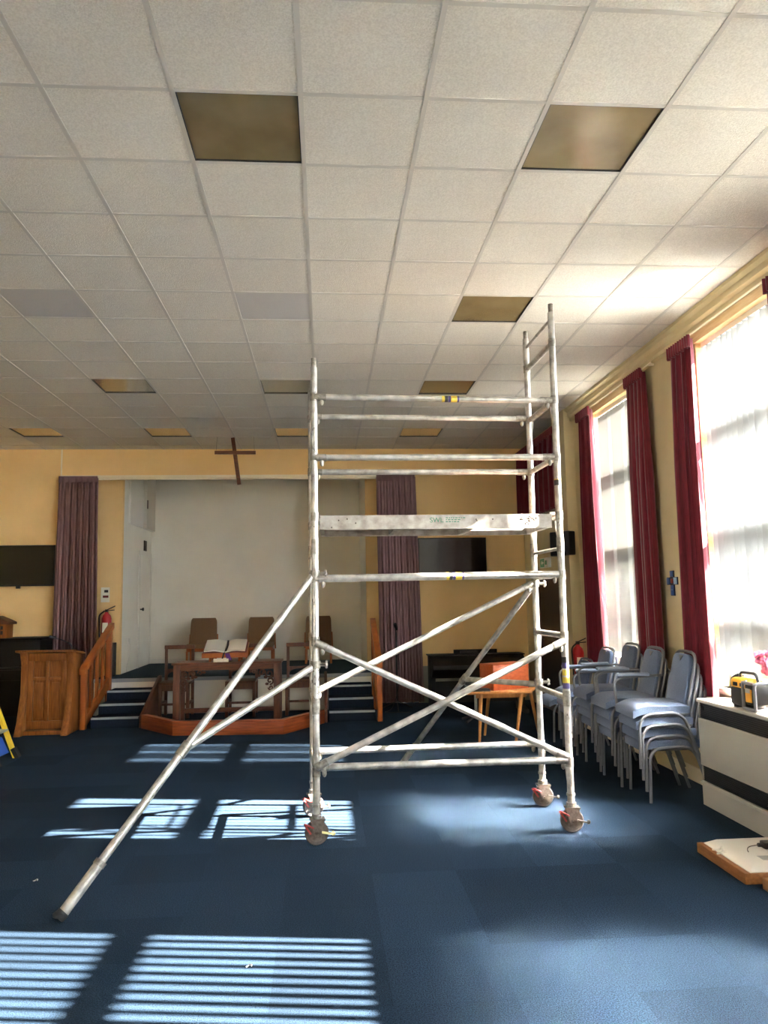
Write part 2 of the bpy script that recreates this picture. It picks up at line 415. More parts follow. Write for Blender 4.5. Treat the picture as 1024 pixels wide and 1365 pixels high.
# windows
def window(n, y0, y1, z0, z1, bars, label, frosted_below):
    w = empty('window_%d' % n, (XR+.12, (y0+y1)/2, z0), label, kind='structure')
    fx0, fx1 = XR+.10, XR+.17
    f = MB(); f.box(fx0, fx1, y0, y0+.06, z0, z1); f.box(fx0, fx1, y1-.06, y1, z0, z1); f.box(fx0, fx1, y0+.06, y1-.06, z0, z0+.06); f.box(fx0, fx1, y0+.06, y1-.06, z1-.06, z1)
    f.build('window_frame', white_gloss, w)
    lining = MB(); lining.box(XR-.015, XR+.10, y1-.03, y1, z0, z1); lining.box(XR-.015, XR+.10, y0, y0+.03, z0, z1); lining.box(XR-.03, XR+.10, y0-.03, y1+.03, z1-.03, z1+.05)
    lining.build('window_lining', woodtrim, w)
    zs = [z0+.06]
    for zb in bars:
        MB().box(fx0-.01, fx1, y0+.06, y1-.06, zb-.05, zb+.05).build('transom', white_gloss, w); zs += [zb-.05, zb+.05]
    zs.append(z1-.06); ym = (y0+y1)/2
    if bars: MB().box(fx0, fx1, ym-.02, ym+.02, z0+.06, bars[0]-.05).build('mullion', white_gloss, w)
    for a, c in zip(zs[0::2], zs[1::2]):
        po = MB().box(XR+.13, XR+.136, y0+.06, y1-.06, a, c).build('pane', glass, w)
        if c <= frosted_below:                       # acid-etched on the room side
            po.data.materials.append(etched)
            for pl in po.data.polygons:
                if pl.normal.x < -.9: pl.material_index = 1
    return w
BARS = [1.36, 2.10, 2.96]
for k, (a, c) in enumerate(WINS):
    window(k+1, a, c, WZ0, WZ1, BARS, 'tall white window with three transoms and a varnished lining', 2.2)
for k, (a, c) in enumerate(WINS):
    tag(MB().box(XR-.03, XR+.12, a-.03, c+.03, WZ0-.05, WZ0-.0).build('trim_%d' % (k+2), cream_gloss, bevel=.006), 'cream window sill below the tall window', kind='structure')

for k, (a, c) in enumerate(LWINS):
    w = empty('window_%d' % (5+k), (XL-.1, (a+c)/2, .9), 'tall white window in the side wall opposite the blinds', kind='structure')
    f = MB(); x0, x1 = XL-.14, XL-.08
    f.box(x0, x1, a, a+.06, .9, 3.7); f.box(x0, x1, c-.06, c, .9, 3.7); f.box(x0, x1, a+.06, c-.06, .9, .96); f.box(x0, x1, a+.06, c-.06, 3.64, 3.7)
    f.build('window_frame', white_gloss, w)
    for z0, z1 in ((.96, 2.06), (2.14, 2.92), (3.0, 3.64)): MB().box(XL-.115, XL-.109, a+.06, c-.06, z0, z1).build('pane', glass, w)
    for zb in (2.10, 2.96): MB().box(x0, x1, a+.06, c-.06, zb-.04, zb+.04).build('transom', white_gloss, w)
# vertical blinds
SL_H = 2.72
slat_me = MB().box(-.0445, .0445, -.0008, .0008, -SL_H, 0).mesh('slat', slat_m)
base_ang = math.atan2(.16, -1.0)
BL = [(0, -38, 'vertical fabric blind half open, beyond the sill nearest the hall entrance'), (1, -36, 'vertical fabric blind tilted half open in the window before the framed boards'),
      (2, -8, 'vertical white fabric blind above the radiator cabinet with the work radio'), (3, -58.5, 'vertical white fabric blind nearly closed, behind the stacked chairs')]
for k, dev, lab in BL:
    y0, y1 = WINS[k]
    B = empty('vertical_blind', (XR+.05, (y0+y1)/2, WZ0+.06), lab, 'blind', 'vertical window blinds')
    MB().box(XR+.03, XR+.075, y0+.035, y1-.035, WZ1-.075, WZ1-.03).build('head_rail', white_gloss, B)
    n = int((y1-y0-.1)/.078); pitch_ = (y1-y0-.1)/n
    for i in range(n):
        yy = y0+.05+pitch_*(i+.5); d = dev
        if k == 2: d = -7+random.uniform(-5, 5) if i > n*.3 else -26+random.uniform(-8, 8)
        elif k == 3: d = dev+random.uniform(-3.5, 3) if i % 5 != 2 else -42
        else: d = dev+random.uniform(-3, 3)
        inst(slat_me, 'slat', B, (XR+.052, yy, WZ1-.08), (0, 0, base_ang+math.radians(d)))
    MB().tube([(XR+.02, y1-.08, WZ1-.08), (XR+.02, y1-.08, WZ0+.5)], .003, 6).build('pull_cord', white_gloss, B)

# curtains
def curtain(name, ax, c0, c1, w0, w1, z0, z1, base, amp, folds, mt, label, cat='curtain', group=None, flare=.0, seed=0, gather=.25):
    """ax 'y': hangs along Y on the right wall, at X=base; ax 'x': hangs along X at Y=base"""
    rr = random.Random(seed); ph = [rr.uniform(0, 6.28) for _ in range(4)]
    def fn(u, v):
        z = z1+(z0-z1)*v
        a0 = c0+(w0-c0)*v; a1 = c1+(w1-c1)*v
        s = a0+(a1-a0)*u
        k = 2*math.pi*folds
        am = amp*(.55+.45*min(1, v*3))
        d = am*math.sin(k*u+.6*math.sin(3*u+ph[0])+.25*math.sin(2.2*v+ph[1]))+am*.35*math.sin(k*.5*u+ph[2]+v)
        s += .012*math.sin(k*2*u+ph[3])
        p = (base-d, s, z) if ax == 'y' else (s, base+d, z)
        dd = am*k*math.cos(k*u)/(max(abs(a1-a0), .05))
        nn = Vector((-1, -dd*.6, 0)).normalized() if ax == 'y' else Vector((-dd*.6, 1, 0)).normalized()
        return p, nn
    b = MB().grid(fn, folds*10, 24, .008)
    c = empty(name, ((base if ax == 'y' else (c0+c1)/2), ((c0+c1)/2 if ax == 'y' else base), z0), label, cat, group)
    b.build('drape', mt, c, ang=80)
    def fh(u, v):
        s = c0+(c1-c0)*u; z = z1+.03-.10*v; k = 2*math.pi*folds*2
        d = amp*.45*math.sin(k*u)+amp*.7
        return ((base-d, s, z) if ax == 'y' else (s, base-d*.8, z)), ((-1, 0, 0) if ax == 'y' else (0, 1, 0))
    MB().grid(fh, folds*12, 3, .008).build('pleated_heading', mt, c, ang=80)
    return c
CX = 3.08
curtain('window_curtain', 'y', 6.02, 6.44, 5.95, 6.50, .80, 3.74, CX, .045, 5, burg, 'burgundy velvet curtain hanging beside the radiator cabinet and nearest chair stack', group='burgundy window curtains', seed=1)
curtain('window_curtain', 'y', 4.50, 4.93, 4.46, 4.93, .80, 3.74, CX, .045, 5, burg, 'burgundy velvet curtain above the middle of the radiator cabinet', group='burgundy window curtains', seed=2)
curtain('window_curtain', 'y', 7.02, 7.44, 6.97, 7.46, .80, 3.76, CX, .045, 5, burg, 'burgundy curtain between the small blue cross and the far tall window', group='burgundy window curtains', seed=3)
curtain('window_curtain', 'y', 8.50, 8.96, 8.36, 9.02, .77, 3.76, CX, .045, 5, burg, 'burgundy curtain at the far tall window, beside the pilaster', group='burgundy window curtains', seed=4)
curtain('window_curtain', 'y', 3.47, 3.90, 3.42, 3.92, .80, 3.74, CX, .045, 5, burg, 'burgundy curtain over the end of the radiator cabinet, out past the framed boards', group='burgundy window curtains', seed=5)
curtain('window_curtain', 'y', 10.0, 12.05, 10.0, 12.05, 2.80, 3.86, 3.10, .04, 16, burg, 'wide short burgundy curtain high on the wall above the exit sign', group='burgundy window curtains', seed=6)
for a, c in ((4.4, 6.5), (6.9, 9.0), (2.0, 3.95)):
    tag(MB().tube([(XR-.1, a, 3.80), (XR-.1, c, 3.80)], .008, 8).box(XR-.1, XR-.045, a+.05, a+.07, 3.79, 3.81).box(XR-.1, XR-.045, c-.07, c-.05, 3.79, 3.81).build('curtain_rail', cream_gloss),
        {4.4: 'cream curtain rail above the window by the radiator cabinet', 6.9: 'cream curtain rail above the far tall window', 2.0: 'cream curtain rail above the window nearest the entrance end'}[a], 'curtain rail')

# ------------------------------------------------------------------ stage end
b = MB()
b.box(XL, -4.06, YB, YB+.2, 0, ZC+.05); b.box(-4.06, 1.45, YB, YB+.2, 3.58, ZC+.05); b.box(1.45, XR+T, YB, YB+.2, 0, ZC+.05)
b.box(-4.3, -3.17, YB+.2, YB+.3, 0, ZC+.05); b.box(.66, 1.7, YB+.2, YB+.3, 0, ZC+.05)
tag(b.build('wall_back', plaster_b), 'ochre wall framing the stage opening', kind='structure')
b = MB(); b.box(-3.4, -3.17, YB+.3, 14.4, 0, ZC+.05); b.box(.66, .9, YB+.3, 14.4, 0, ZC+.05); b.box(-3.4, .9, 14.4, 14.6, 0, ZC+.05); b.box(-3.4, .9, YB+.2, 14.6, ZC+.05, ZC+.15)
tag(b.build('wall_stage', white_wall), 'white painted walls of the stage recess', kind='structure')
tag(MB().box(-4.06, 1.45, YB-.05, YB+.02, 3.545, 3.585).box(-4.06, 1.45, YB-.03, YB+.02, 3.52, 3.545).build('trim_6', cream_gloss), 'cream curtain track across the stage opening', kind='structure')
tag(MB().box(-4.07, -4.05, YB-.012, YB, 3.58, 4.0).build('trim_7', cream_gloss), 'cream joint strip above the stage curtain', kind='structure')
tag(MB().box(1.44, 1.46, YB-.012, YB, 3.58, 4.0).build('trim_8', plaster_b), 'ochre joint strip above the stage curtain', kind='structure')
tag(MB().box(1.46, XR, YB-.03, YB, .50, .56).box(1.46, XR, YB-.012, YB, 0, .50).build('trim_9', mat('dado_grey', (150, 146, 132), .6)), 'grey dado panelling below the television', kind='structure')
tag(MB().box(-3.15, .64, 14.385, 14.4, .52, .60).build('baseboard_stage', white_gloss), 'white skirting at the rear of the stage', kind='structure')

curtain('stage_curtain', 'x', -4.05, -3.47, -4.10, -3.42, .03, 3.53, 12.03, .042, 13, mauve, 'tall mauve stage curtain gathered beside the lectern and piano', group='mauve stage curtains', seed=11)
curtain('stage_curtain', 'x', .82, 1.43, .84, 1.50, .03, 3.53, 12.03, .042, 13, mauve, 'tall mauve stage curtain gathered behind the microphone stand', group='mauve stage curtains', seed=12)

st = empty('stage_platform', (-1.3, 12.9, 0), 'low white fronted stage platform with grey blue carpet', 'stage')
MB().box(-3.36, .74, 11.7, 12.34, 0, .495).box(-3.16, .65, 12.34, 14.38, 0, .495).build('fascia', white_wall, st)
MB().box(-3.36, .74, 11.68, 12.34, .495, .52).box(-3.16, .65, 12.34, 14.38, .495, .52).build('carpet', stage_carpet, st)
MB().box(-3.36, .74, 11.665, 11.685, .47, .522).build('edge_strip', nosing, st)
def steps(x0, x1, lab):
    e = empty('stage_steps', ((x0+x1)/2, 11.1, 0), lab, 'steps', 'steps up to the stage')
    yy = [10.52, 10.85, 11.25, 11.66]
    for k in range(3):
        o = MB().box(x0, x1, yy[k], yy[k+1], 0 if k == 2 else 0, .13*(k+1)).build('step', step_carpet, e)
        MB().box(x0+.005, x1-.005, yy[k]-.012, yy[k]+.045, .13*(k+1)-.018, .13*(k+1)+.006).build('nosing', nosing, o)
    return e
steps(-3.05, -2.44, 'dark carpeted stage steps beside the oak lectern')
steps(.04, .66, 'dark carpeted stage steps beside the mauve curtain with the microphone stand')
# balustrades
def balustrade(x, lab, full=True):
    e = empty('balustrade', (x, 11.1, 0), lab, 'balustrade')
    MB().box(x-.035, x+.035, 10.42, 10.52, 0, .74).build('newel_post', pine, e, bevel=.006)
    MB().box(x-.035, x+.035, 11.56, 11.655, 0, 1.24).build('newel_post', pine, e, bevel=.006)
    MB().prism([(10.36, .70), (10.36, .78), (11.72, 1.33), (11.72, 1.25)], 'x', x-.04, x+.04).build('handrail', pine, e, bevel=.006)
    for t in (.27, .5, .73):
        yy = 10.47+(11.6-10.47)*t; zt = .72+.5*t
        MB().box(x-.012, x+.012, yy-.045, yy+.045, .12+.33*t, zt+.02).build('baluster', pine, e)
    MB().prism([(10.52, .02), (10.52, .16), (11.56, .55), (11.56, .40)], 'x', x-.02, x+.02).build('bottom_rail', pine, e)
balustrade(-3.13, 'orange pine balustrade on the steps beside the oak lectern')
balustrade(.715, 'orange pine balustrade on the steps beside the mauve curtain')
for x, lab in ((-2.40, 'dark stained sloping side panel of the steps by the lectern'), (0.0, 'dark stained sloping side panel of the steps behind the scaffold leg')):
    tag(MB().prism([(10.46, 0), (10.46, .15), (11.55, .56), (11.65, .56), (11.65, 0)], 'x', x-.02, x+.02).build('step_side_panel', darkw, bevel=.005), lab, 'side panel')
# kerb round the communion table
K = [(-2.36, 10.42), (-1.85, 9.80), (-.52, 9.68), (-.04, 10.42)]
ke = empty('timber_kerb', (-1.2, 10.0, 0), 'low varnished timber kerb angled round the communion table', 'kerb')
for a, c in zip(K[:-1], K[1:]):
    d = (Vector(c)-Vector(a)).normalized(); nrm = Vector((-d.y, d.x))
    for z0, z1, t, nm in ((0, .15, .06, 'kerb_board'), (.15, .175, .085, 'capping')):
        a2 = Vector(a)-d*.012; c2 = Vector(c)+d*.012
        p = [a2-nrm*.02, c2-nrm*.02, c2+nrm*(t-.02), a2+nrm*(t-.02)]
        MB().prism([(q.x, q.y) for q in p], 'z', z0, z1).build(nm, kerb_w, ke, bevel=.004)

# left wall of the stage: door, high cupboard doors, vent, flex and socket
d = empty('door_1', (-3.16, 13.95, .52), 'plain white door in the side wall of the stage', kind='structure')
MB().box(-3.175, -3.15, 13.46, 13.53, .52, 2.5).box(-3.175, -3.15, 14.3, 14.37, .52, 2.5).box(-3.175, -3.15, 13.53, 14.3, 2.43, 2.5).build('door_frame', white_gloss, d)
dl = MB().box(-3.18, -3.162, 13.53, 14.3, .53, 2.43).build('door_leaf', white_wall, d)
MB().lathe([(.012, 0), (.012, .03), (.028, .035), (.028, .06)], (-3.162, 13.6, 1.5), (1, 0, 0), 10).build('door_handle', blackp, dl)
cb = empty('wall_cupboard', (-3.15, 13.3, 2.9), 'white high level wall cupboard above the stage door', 'cupboard')
MB().box(-3.17, -3.14, 12.72, 13.62, 2.9, 3.95).build('cupboard_door', white_gloss, cb); MB().box(-3.17, -3.10, 13.68, 14.37, 2.9, 3.95).build('cupboard_door', white_gloss, cb)
MB().box(-3.10, -3.085, 13.70, 13.73, 3.25, 3.4).build('catch', castor_g, cb)
tag(MB().box(-3.17, -3.155, 13.8, 13.98, 2.52, 2.7).box(-3.155, -3.15, 13.82, 13.96, 2.54, 2.68).build('wall_vent', castor_g), 'small dark vent plate above the stage door', 'vent')
e = empty('socket', (-3.16, 12.9, .55), 'white wall socket with trailing flex on the stage side wall', 'socket')
MB().box(-3.17, -3.155, 12.85, 12.95, .95, 1.05).build('socket_plate', white_gloss, e)
MB().tube(fillet([(-3.15, 12.9, .95), (-3.145, 12.88, .8), (-3.15, 12.7, .6), (-3.14, 12.66, .53)], .1), .005, 6).build('flex', cord, e)
e = empty('wall_notice', (-3.40, 12.33, 1.6), 'small white notice plate beside the mauve curtain at the steps', 'notice')
MB().box(-3.47, -3.34, 12.335, 12.35, 1.63, 1.86).build('plate', paper, e)
MB().box(-3.42, -3.36, 12.331, 12.336, 1.78, 1.82).build('printed_mark', blackp, e); MB().box(-3.44, -3.355, 12.331, 12.336, 1.70, 1.735).build('printed_mark', redleather, e)
def extinguisher(x, y, z, lab, s=1.0):
    e = empty('fire_extinguisher', (x, y, z), lab, 'fire extinguisher')
    MB().lathe([(.06*s, 0), (.075*s, .01), (.075*s, .36*s), (.06*s, .41*s), (.03*s, .44*s), (.025*s, .46*s)], (x, y, z), (0, 0, 1), 16).build('cylinder', fire_red, e)
    MB().box(x-.02*s, x+.02*s, y-.02*s, y+.02*s, z+.46*s, z+.5*s).bar((x, y, z+.49*s), (x+.13*s, y-.02, z+.55*s), .02*s, .012*s).bar((x, y, z+.48*s), (x+.12*s, y-.02, z+.49*s), .02*s, .012*s).build('valve_lever', blackp, e)
    MB().tube(fillet([(x-.02, y-.03*s, z+.48*s), (x-.1*s, y-.05*s, z+.42*s), (x-.09*s, y-.06*s, z+.2*s), (x-.085*s, y-.05*s, z+.08*s)], .06), .011*s, 8).build('hose', blackp, e)
    MB().box(x-.04*s, x+.04*s, y-.077*s, y-.072*s, z+.15*s, z+.3*s).build('instruction_label', paper, e)
    return e
extinguisher(-3.345, 12.22, 1.02, 'red fire extinguisher hung on the wall strip above the steps')
tag(MB().box(-3.30, -3.17, 12.02, 12.16, .52, 1.02).box(-3.29, -3.18, 12.01, 12.02, .56, .98).build('loudspeaker', blackp, bevel=.01), 'slim black box loudspeaker standing on the stage by the steps', 'loudspeaker')

# ------------------------------------------------------------------ scaffold tower
NL, NR, FL, FR = Vector((-.068, 5.355, 0)), Vector((1.685, 5.405, 0)), Vector((-.100, 6.03, 0)), Vector((1.672, 6.07, 0))
RZ = [.47, .905, 1.337, 1.765, 2.19, 2.617, 3.042, 3.473]
tw = empty('scaffold_tower', (.8, 5.71, 0), 'aluminium mobile scaffold tower on castors with guard rails and stabilisers', 'scaffold')
def P(base, z): return Vector((base.x, base.y, z))
def leg(base, top):
    o = MB().tube([P(base, .20), P(base, top-.06)], .0245, 14).build('leg', alu, tw)
    MB().tube([P(base, top-.08), P(base, top+.005)], .019, 12).build('spigot', alu_d, o)
    for z in RZ:
        if z < top-.1: MB().tube([P(base, z-.03), P(base, z+.03)], .0285, 14).build('weld_collar', alu_d, o)
    for z in (.90, 1.98):
        MB().tube([P(base, z-.05), P(base, z+.055)], .0275, 14).build('joint_sleeve', alu_d, o)
    return o
leg(NL, 3.32); leg(NR, 3.765); leg(FL, 3.32); leg(FR, 3.79)
def rung(a, b, z, r=.02):
    return MB().tube([P(a, z), P(b, z)], r, 12).build('rung', alu, tw)
for z in RZ[:7]: rung(NL, FL, z, .021)
for z in RZ: rung(NR, FR, z, .021)
for a, b in ((NR, FR),): 
    for z in (3.655, 1.955): rung(a, b, z, .0125)
rung(NL, FL, 1.955, .0125)
for (a, b, zs) in ((NR, FR, (.47, 1.337, 2.19, 3.042)), (NL, FL, (.47, 1.337, 2.19, 3.042))):
    for z in zs:
        for p, q_ in ((a, b), (b, a)):
            d = (q_-p).normalized()
            MB().tube([P(p+d*.02, z-.24), P(p+d*.10, z-.03)], .006, 6).build('gusset_rod', alu, tw)
def hook(p, d):
    return MB().tube([p-d*.055, p+d*.03], .026, 12).ell(p+Vector((0, 0, -.035)), .016, .016, .03, 8, 5)
def rail(name, a, b, r=.0225, sticker=False):
    a = Vector(a); b = Vector(b); d = (b-a).normalized()
    o = MB().tube([a+d*.03, b-d*.03], r, 14).build(name, alu, tw)
    h_ = hook(a+d*.055, d); h2 = hook(b-d*.055, d); h_.v and None
    h_.build('claw_hook', alu_d, o); h2.build('claw_hook', alu_d, o)
    return o, d
def sticker(o, a, b, t, r, axis_d):
    a = Vector(a); b = Vector(b); c = a+(b-a)*t; d = axis_d
    MB().tube([c-d*.03, c+d*.05], r+.001, 14).build('sticker', stk_p, o)
    MB().tube([c-d*.01, c+d*.035], r+.0018, 14).build('sticker', stk_y, o)
    MB().tube([c-d*.075, c-d*.055], r+.001, 14).build('sticker', stk_y, o)
    MB().tube([c-d*.055, c-d*.032], r+.001, 14).build('sticker', stk_k, o)
dn = Vector((0, -.03, 0)); df = Vector((0, .03, 0))
rails = [(NL, NR, 3.042, 3.035), (FL, FR, 3.065, 3.06), (NL, NR, 2.607, 2.617), (FL, FR, 2.62, 2.62), (NL, NR, 1.762, 1.77)]
for k, (a, b, za, zb) in enumerate(rails):
    A = P(a, za)+dn*(1 if a is NL else -1)*.3; B_ = P(b, zb)+dn*(1 if a is NL else -1)*.3
    o, d = rail('guard_rail', A, B_, .0225 if za > 2 else .026)
    if k in (0, 4): sticker(o, A, B_, .565, .0225 if za > 2 else .026, d)
for A, B_ in ((P(NL, .505)+dn, P(NR, .49)+dn), (P(FL, .47)+df, P(FR, .47)+df)): rail('bottom_brace', A, B_, .024)
for A, B_, nm in ((P(NL, 1.33)+dn, P(NR, .50)+dn, 'diagonal_brace'), (P(NL, .515)+dn*2.6, P(NR, 1.315)+dn*2.6, 'diagonal_brace'), (P(FL, .905)+df, P(FR, 1.73)-df*.2, 'diagonal_brace')):
    rail(nm, A, B_, .023)
def clamp(p, d, s=1):
    b = MB().tube([p+Vector((0, 0, -.025)), p+Vector((0, 0, .025))], .034, 12)
    q_ = p+d*.06
    b.tube([p+d*.02, q_+d*.02], .012, 8)
    for k in range(5):
        a = k*2*math.pi/5; v = Vector((0, math.cos(a), math.sin(a)))*.02
        b.ell(q_+d*.015+v, .009, .009, .009, 6, 4)
    b.ell(q_+d*.015, .012, .014, .014, 8, 5)
    return b
def stabiliser(base, foot, ztop, zlow, tj, dirx, xo):
    top = P(base, ztop)+Vector((xo, 0, 0)); low = P(base, zlow)+Vector((xo, 0, 0)); foot = Vector(foot)
    d = (foot-top).normalized()
    o = MB().tube([top, foot-d*.12], .0235, 14).build('stabiliser', alu, tw)
    MB().tube([foot-d*.33, foot-d*.05], .0285, 14).build('telescopic_sleeve', alu, o)
    MB().tube([foot-d*.34, foot-d*.31], .033, 12).build('lock_collar', alu_d, o)
    MB().tube([foot-d*.055, foot+Vector((0, 0, .006))-d*.012], [.033, .03], 12).ell(foot+Vector((0, 0, .02))-d*.02, .034, .034, .02, 10, 5).build('rubber_foot', black_r, o)
    j = top+(foot-top)*tj
    MB().tube([low, j+(low-j).normalized()*.03], .0225, 14).build('stabiliser_strut', alu, tw)
    MB().tube([j-d*.045, j+d*.045], .031, 12).build('swivel_joint', alu_d, o)
    clamp(P(base, ztop+.015), Vector((dirx, -.25, 0)).normalized()).build('clamp', alu_d, o)
    clamp(P(base, zlow+.015), Vector((dirx, -.25, 0)).normalized()).build('clamp', alu_d, o)
stabiliser(NL, (-1.385, 4.27, 0), 1.78, 1.165, .575, 1, -.02)
stabiliser(FR, (.72, 7.70, 0), 1.70, .93, .47, 1, -.02)
def castor(base, rz):
    c = P(base, 0); R = Matrix.Rotation(rz, 3, 'Z')
    def q_(x, y, z): return c+R @ Vector((x, y, z))
    o = empty('castor', c); o.parent = tw; o.location = c-org(tw)
    w = MB().lathe([(.058, -.02), (.072, -.022), (.08, -.012), (.08, .012), (.072, .022), (.058, .02)], q_(0, 0, .08), R @ Vector((0, 1, 0)), 24).build('wheel', tyre, o)
    MB().lathe([(.056, -.0215), (.056, .0215)], q_(0, 0, .08), R @ Vector((0, 1, 0)), 16).build('hub', castor_g, o)
    f = MB()
    for s in (-1, 1):
        pl = [(-.042, .168), (.05, .168), (.046, .12), (.02, .058), (-.012, .058), (-.03, .11)]
        n_ = len(pl)
        f.add([q_(a_, s*.028, c_) for a_, c_ in pl]+[q_(a_, s*.035, c_) for a_, c_ in pl], [tuple(range(n_)), tuple(range(n_, 2*n_))[::-1]]+[(k_, n_+k_, n_+(k_+1) % n_, (k_+1) % n_) for k_ in range(n_)])
    f.obox(q_(.005, 0, .165), .05, .037, .006, R); f.tube([q_(.0, -.05, .075), q_(.0, .05, .075)], .011, 8)
    f.build('fork', castor_g, o)
    MB().tube([q_(0, 0, .168), q_(0, 0, .2)], .034, 12).tube([q_(0, 0, .2), q_(0, 0, .29)], .0215, 12).tube([q_(0, 0, .245), q_(0, 0, .262)], .03, 12).build('spindle', alu_d, o)
    MB().bar(q_(-.025, -.044, .12), q_(-.085, -.044, .15), .018, .008).build('brake_lever', red_p, o)
    MB().bar(q_(.03, -.044, .09), q_(.1, -.044, .075), .02, .01).ell(q_(.105, -.044, .078), .014, .012, .016, 8, 5).build('brake_pedal', yellow_p if base is NL else castor_g, o)
    MB().obox(q_(-.06, 0, .105), .006, .024, .035, R @ Matrix.Rotation(-.6, 3, 'Y')).build('brake_shoe', red_p, o)
for bs, rz in ((NL, .15), (NR, -.1), (FL, .3), (FR, .0)): castor(bs, rz)
# stickers on right near leg
lg = [o for o in tw.children if o.name.startswith('leg')][1]
for z, mt_ in ((1.17, stk_k), (1.13, stk_p), (1.08, stk_y), (1.03, stk_y), (.99, stk_p), (2.43, stk_k)):
    MB().tube([P(NR, z-.02), P(NR, z+.02)], .0252, 14).build('sticker', mt_, lg)
MB().tube([P(NR, 2.45), P(NR, 2.456)], .0254, 14).build('sticker', stk_y, lg)
lgl = [o for o in tw.children if o.name.startswith('leg')][0]
rs = random.Random(3)
for lg_, bs in ((lgl, NL), (lg, NR)):
    sp = MB()
    for _ in range(46 if bs is NL else 14):
        z = rs.choice([rs.uniform(.95, 1.2), rs.uniform(2.3, 2.85), rs.uniform(.3, 3.1)]) if bs is NL else rs.uniform(.4, 2.6); a = rs.uniform(3.3, 6.1)
        p = P(bs, z)+Vector((math.cos(a), math.sin(a), 0))*.0235; sp.ell(p, .0035, .0035, rs.uniform(.003, .014), 6, 4)
    sp.build('spatter', splat, lg_)['kind'] = 'stuff'

# platform deck, lifted on to the rungs
pf = empty('scaffold_platform', (.8, 5.70, 2.1), 'aluminium framed plywood deck board resting across the scaffold tower', 'scaffold platform')
PY0, PY1 = 5.405, 6.03
deck = MB().box(.0, 1.62, PY0+.03, PY1-.03, 2.185, 2.200).build('deck_board', ply, pf)
MB().prism([(PY0, 2.105), (PY0+.03, 2.105), (PY0+.03, 2.14), (PY0+.012, 2.14), (PY0+.012, 2.205), (PY0, 2.205)], 'x', -.03, 1.63).build('side_beam', alu_f, pf)
MB().prism([(PY1, 2.105), (PY1-.03, 2.105), (PY1-.03, 2.14), (PY1-.012, 2.14), (PY1-.012, 2.205), (PY1, 2.205)], 'x', -.03, 1.63).build('side_beam', alu_f, pf)
for xx in (-.03, .5, 1.05, 1.6): MB().box(xx, xx+.03, PY0+.03, PY1-.03, 2.11, 2.185).build('cross_member', alu_f, pf)
for xx, s in ((-.03, -1), (1.63, 1)):
    for yy in (PY0+.06, PY1-.06): MB().box(min(xx, xx+s*.06), max(xx, xx+s*.06), yy-.02, yy+.02, 2.2, 2.222).build('hook', alu_d, pf)
sb = [o for o in pf.children if o.name.startswith('side_beam')][0]
text_mesh('SWL', .05, green_i, 'lettering', sb, (.745, PY0-.0005, 2.15), (math.pi/2, 0, 0))
fine = MB()
for r_, z in ((0, 2.182), (1, 2.168), (2, 2.154)):
    xx = .86
    while xx < .99-.02*r_:
        w_ = rs.uniform(.008, .02); fine.box(xx, xx+w_, PY0-.001, PY0, z-.003, z+.003); xx += w_+.006
fine.build('small_print', green_i, sb)
sp = MB()
for _ in range(26):
    c = (rs.gauss(1.47, .035), PY0-.0005, rs.gauss(2.165, .012)); sp.ell(c, rs.uniform(.003, .011), .0012, rs.uniform(.003, .010), 8, 4)
for c in ((.1, 2.17), (.22, 2.15), (.05, 2.12), (.16, 2.18), (1.08, 2.17), (1.085, 2.16), (1.2, 2.17)): sp.ell((c[0], PY0-.0005, c[1]), .005, .0012, .006, 8, 4)
sp.build('spatter', splat, sb)['kind'] = 'stuff'

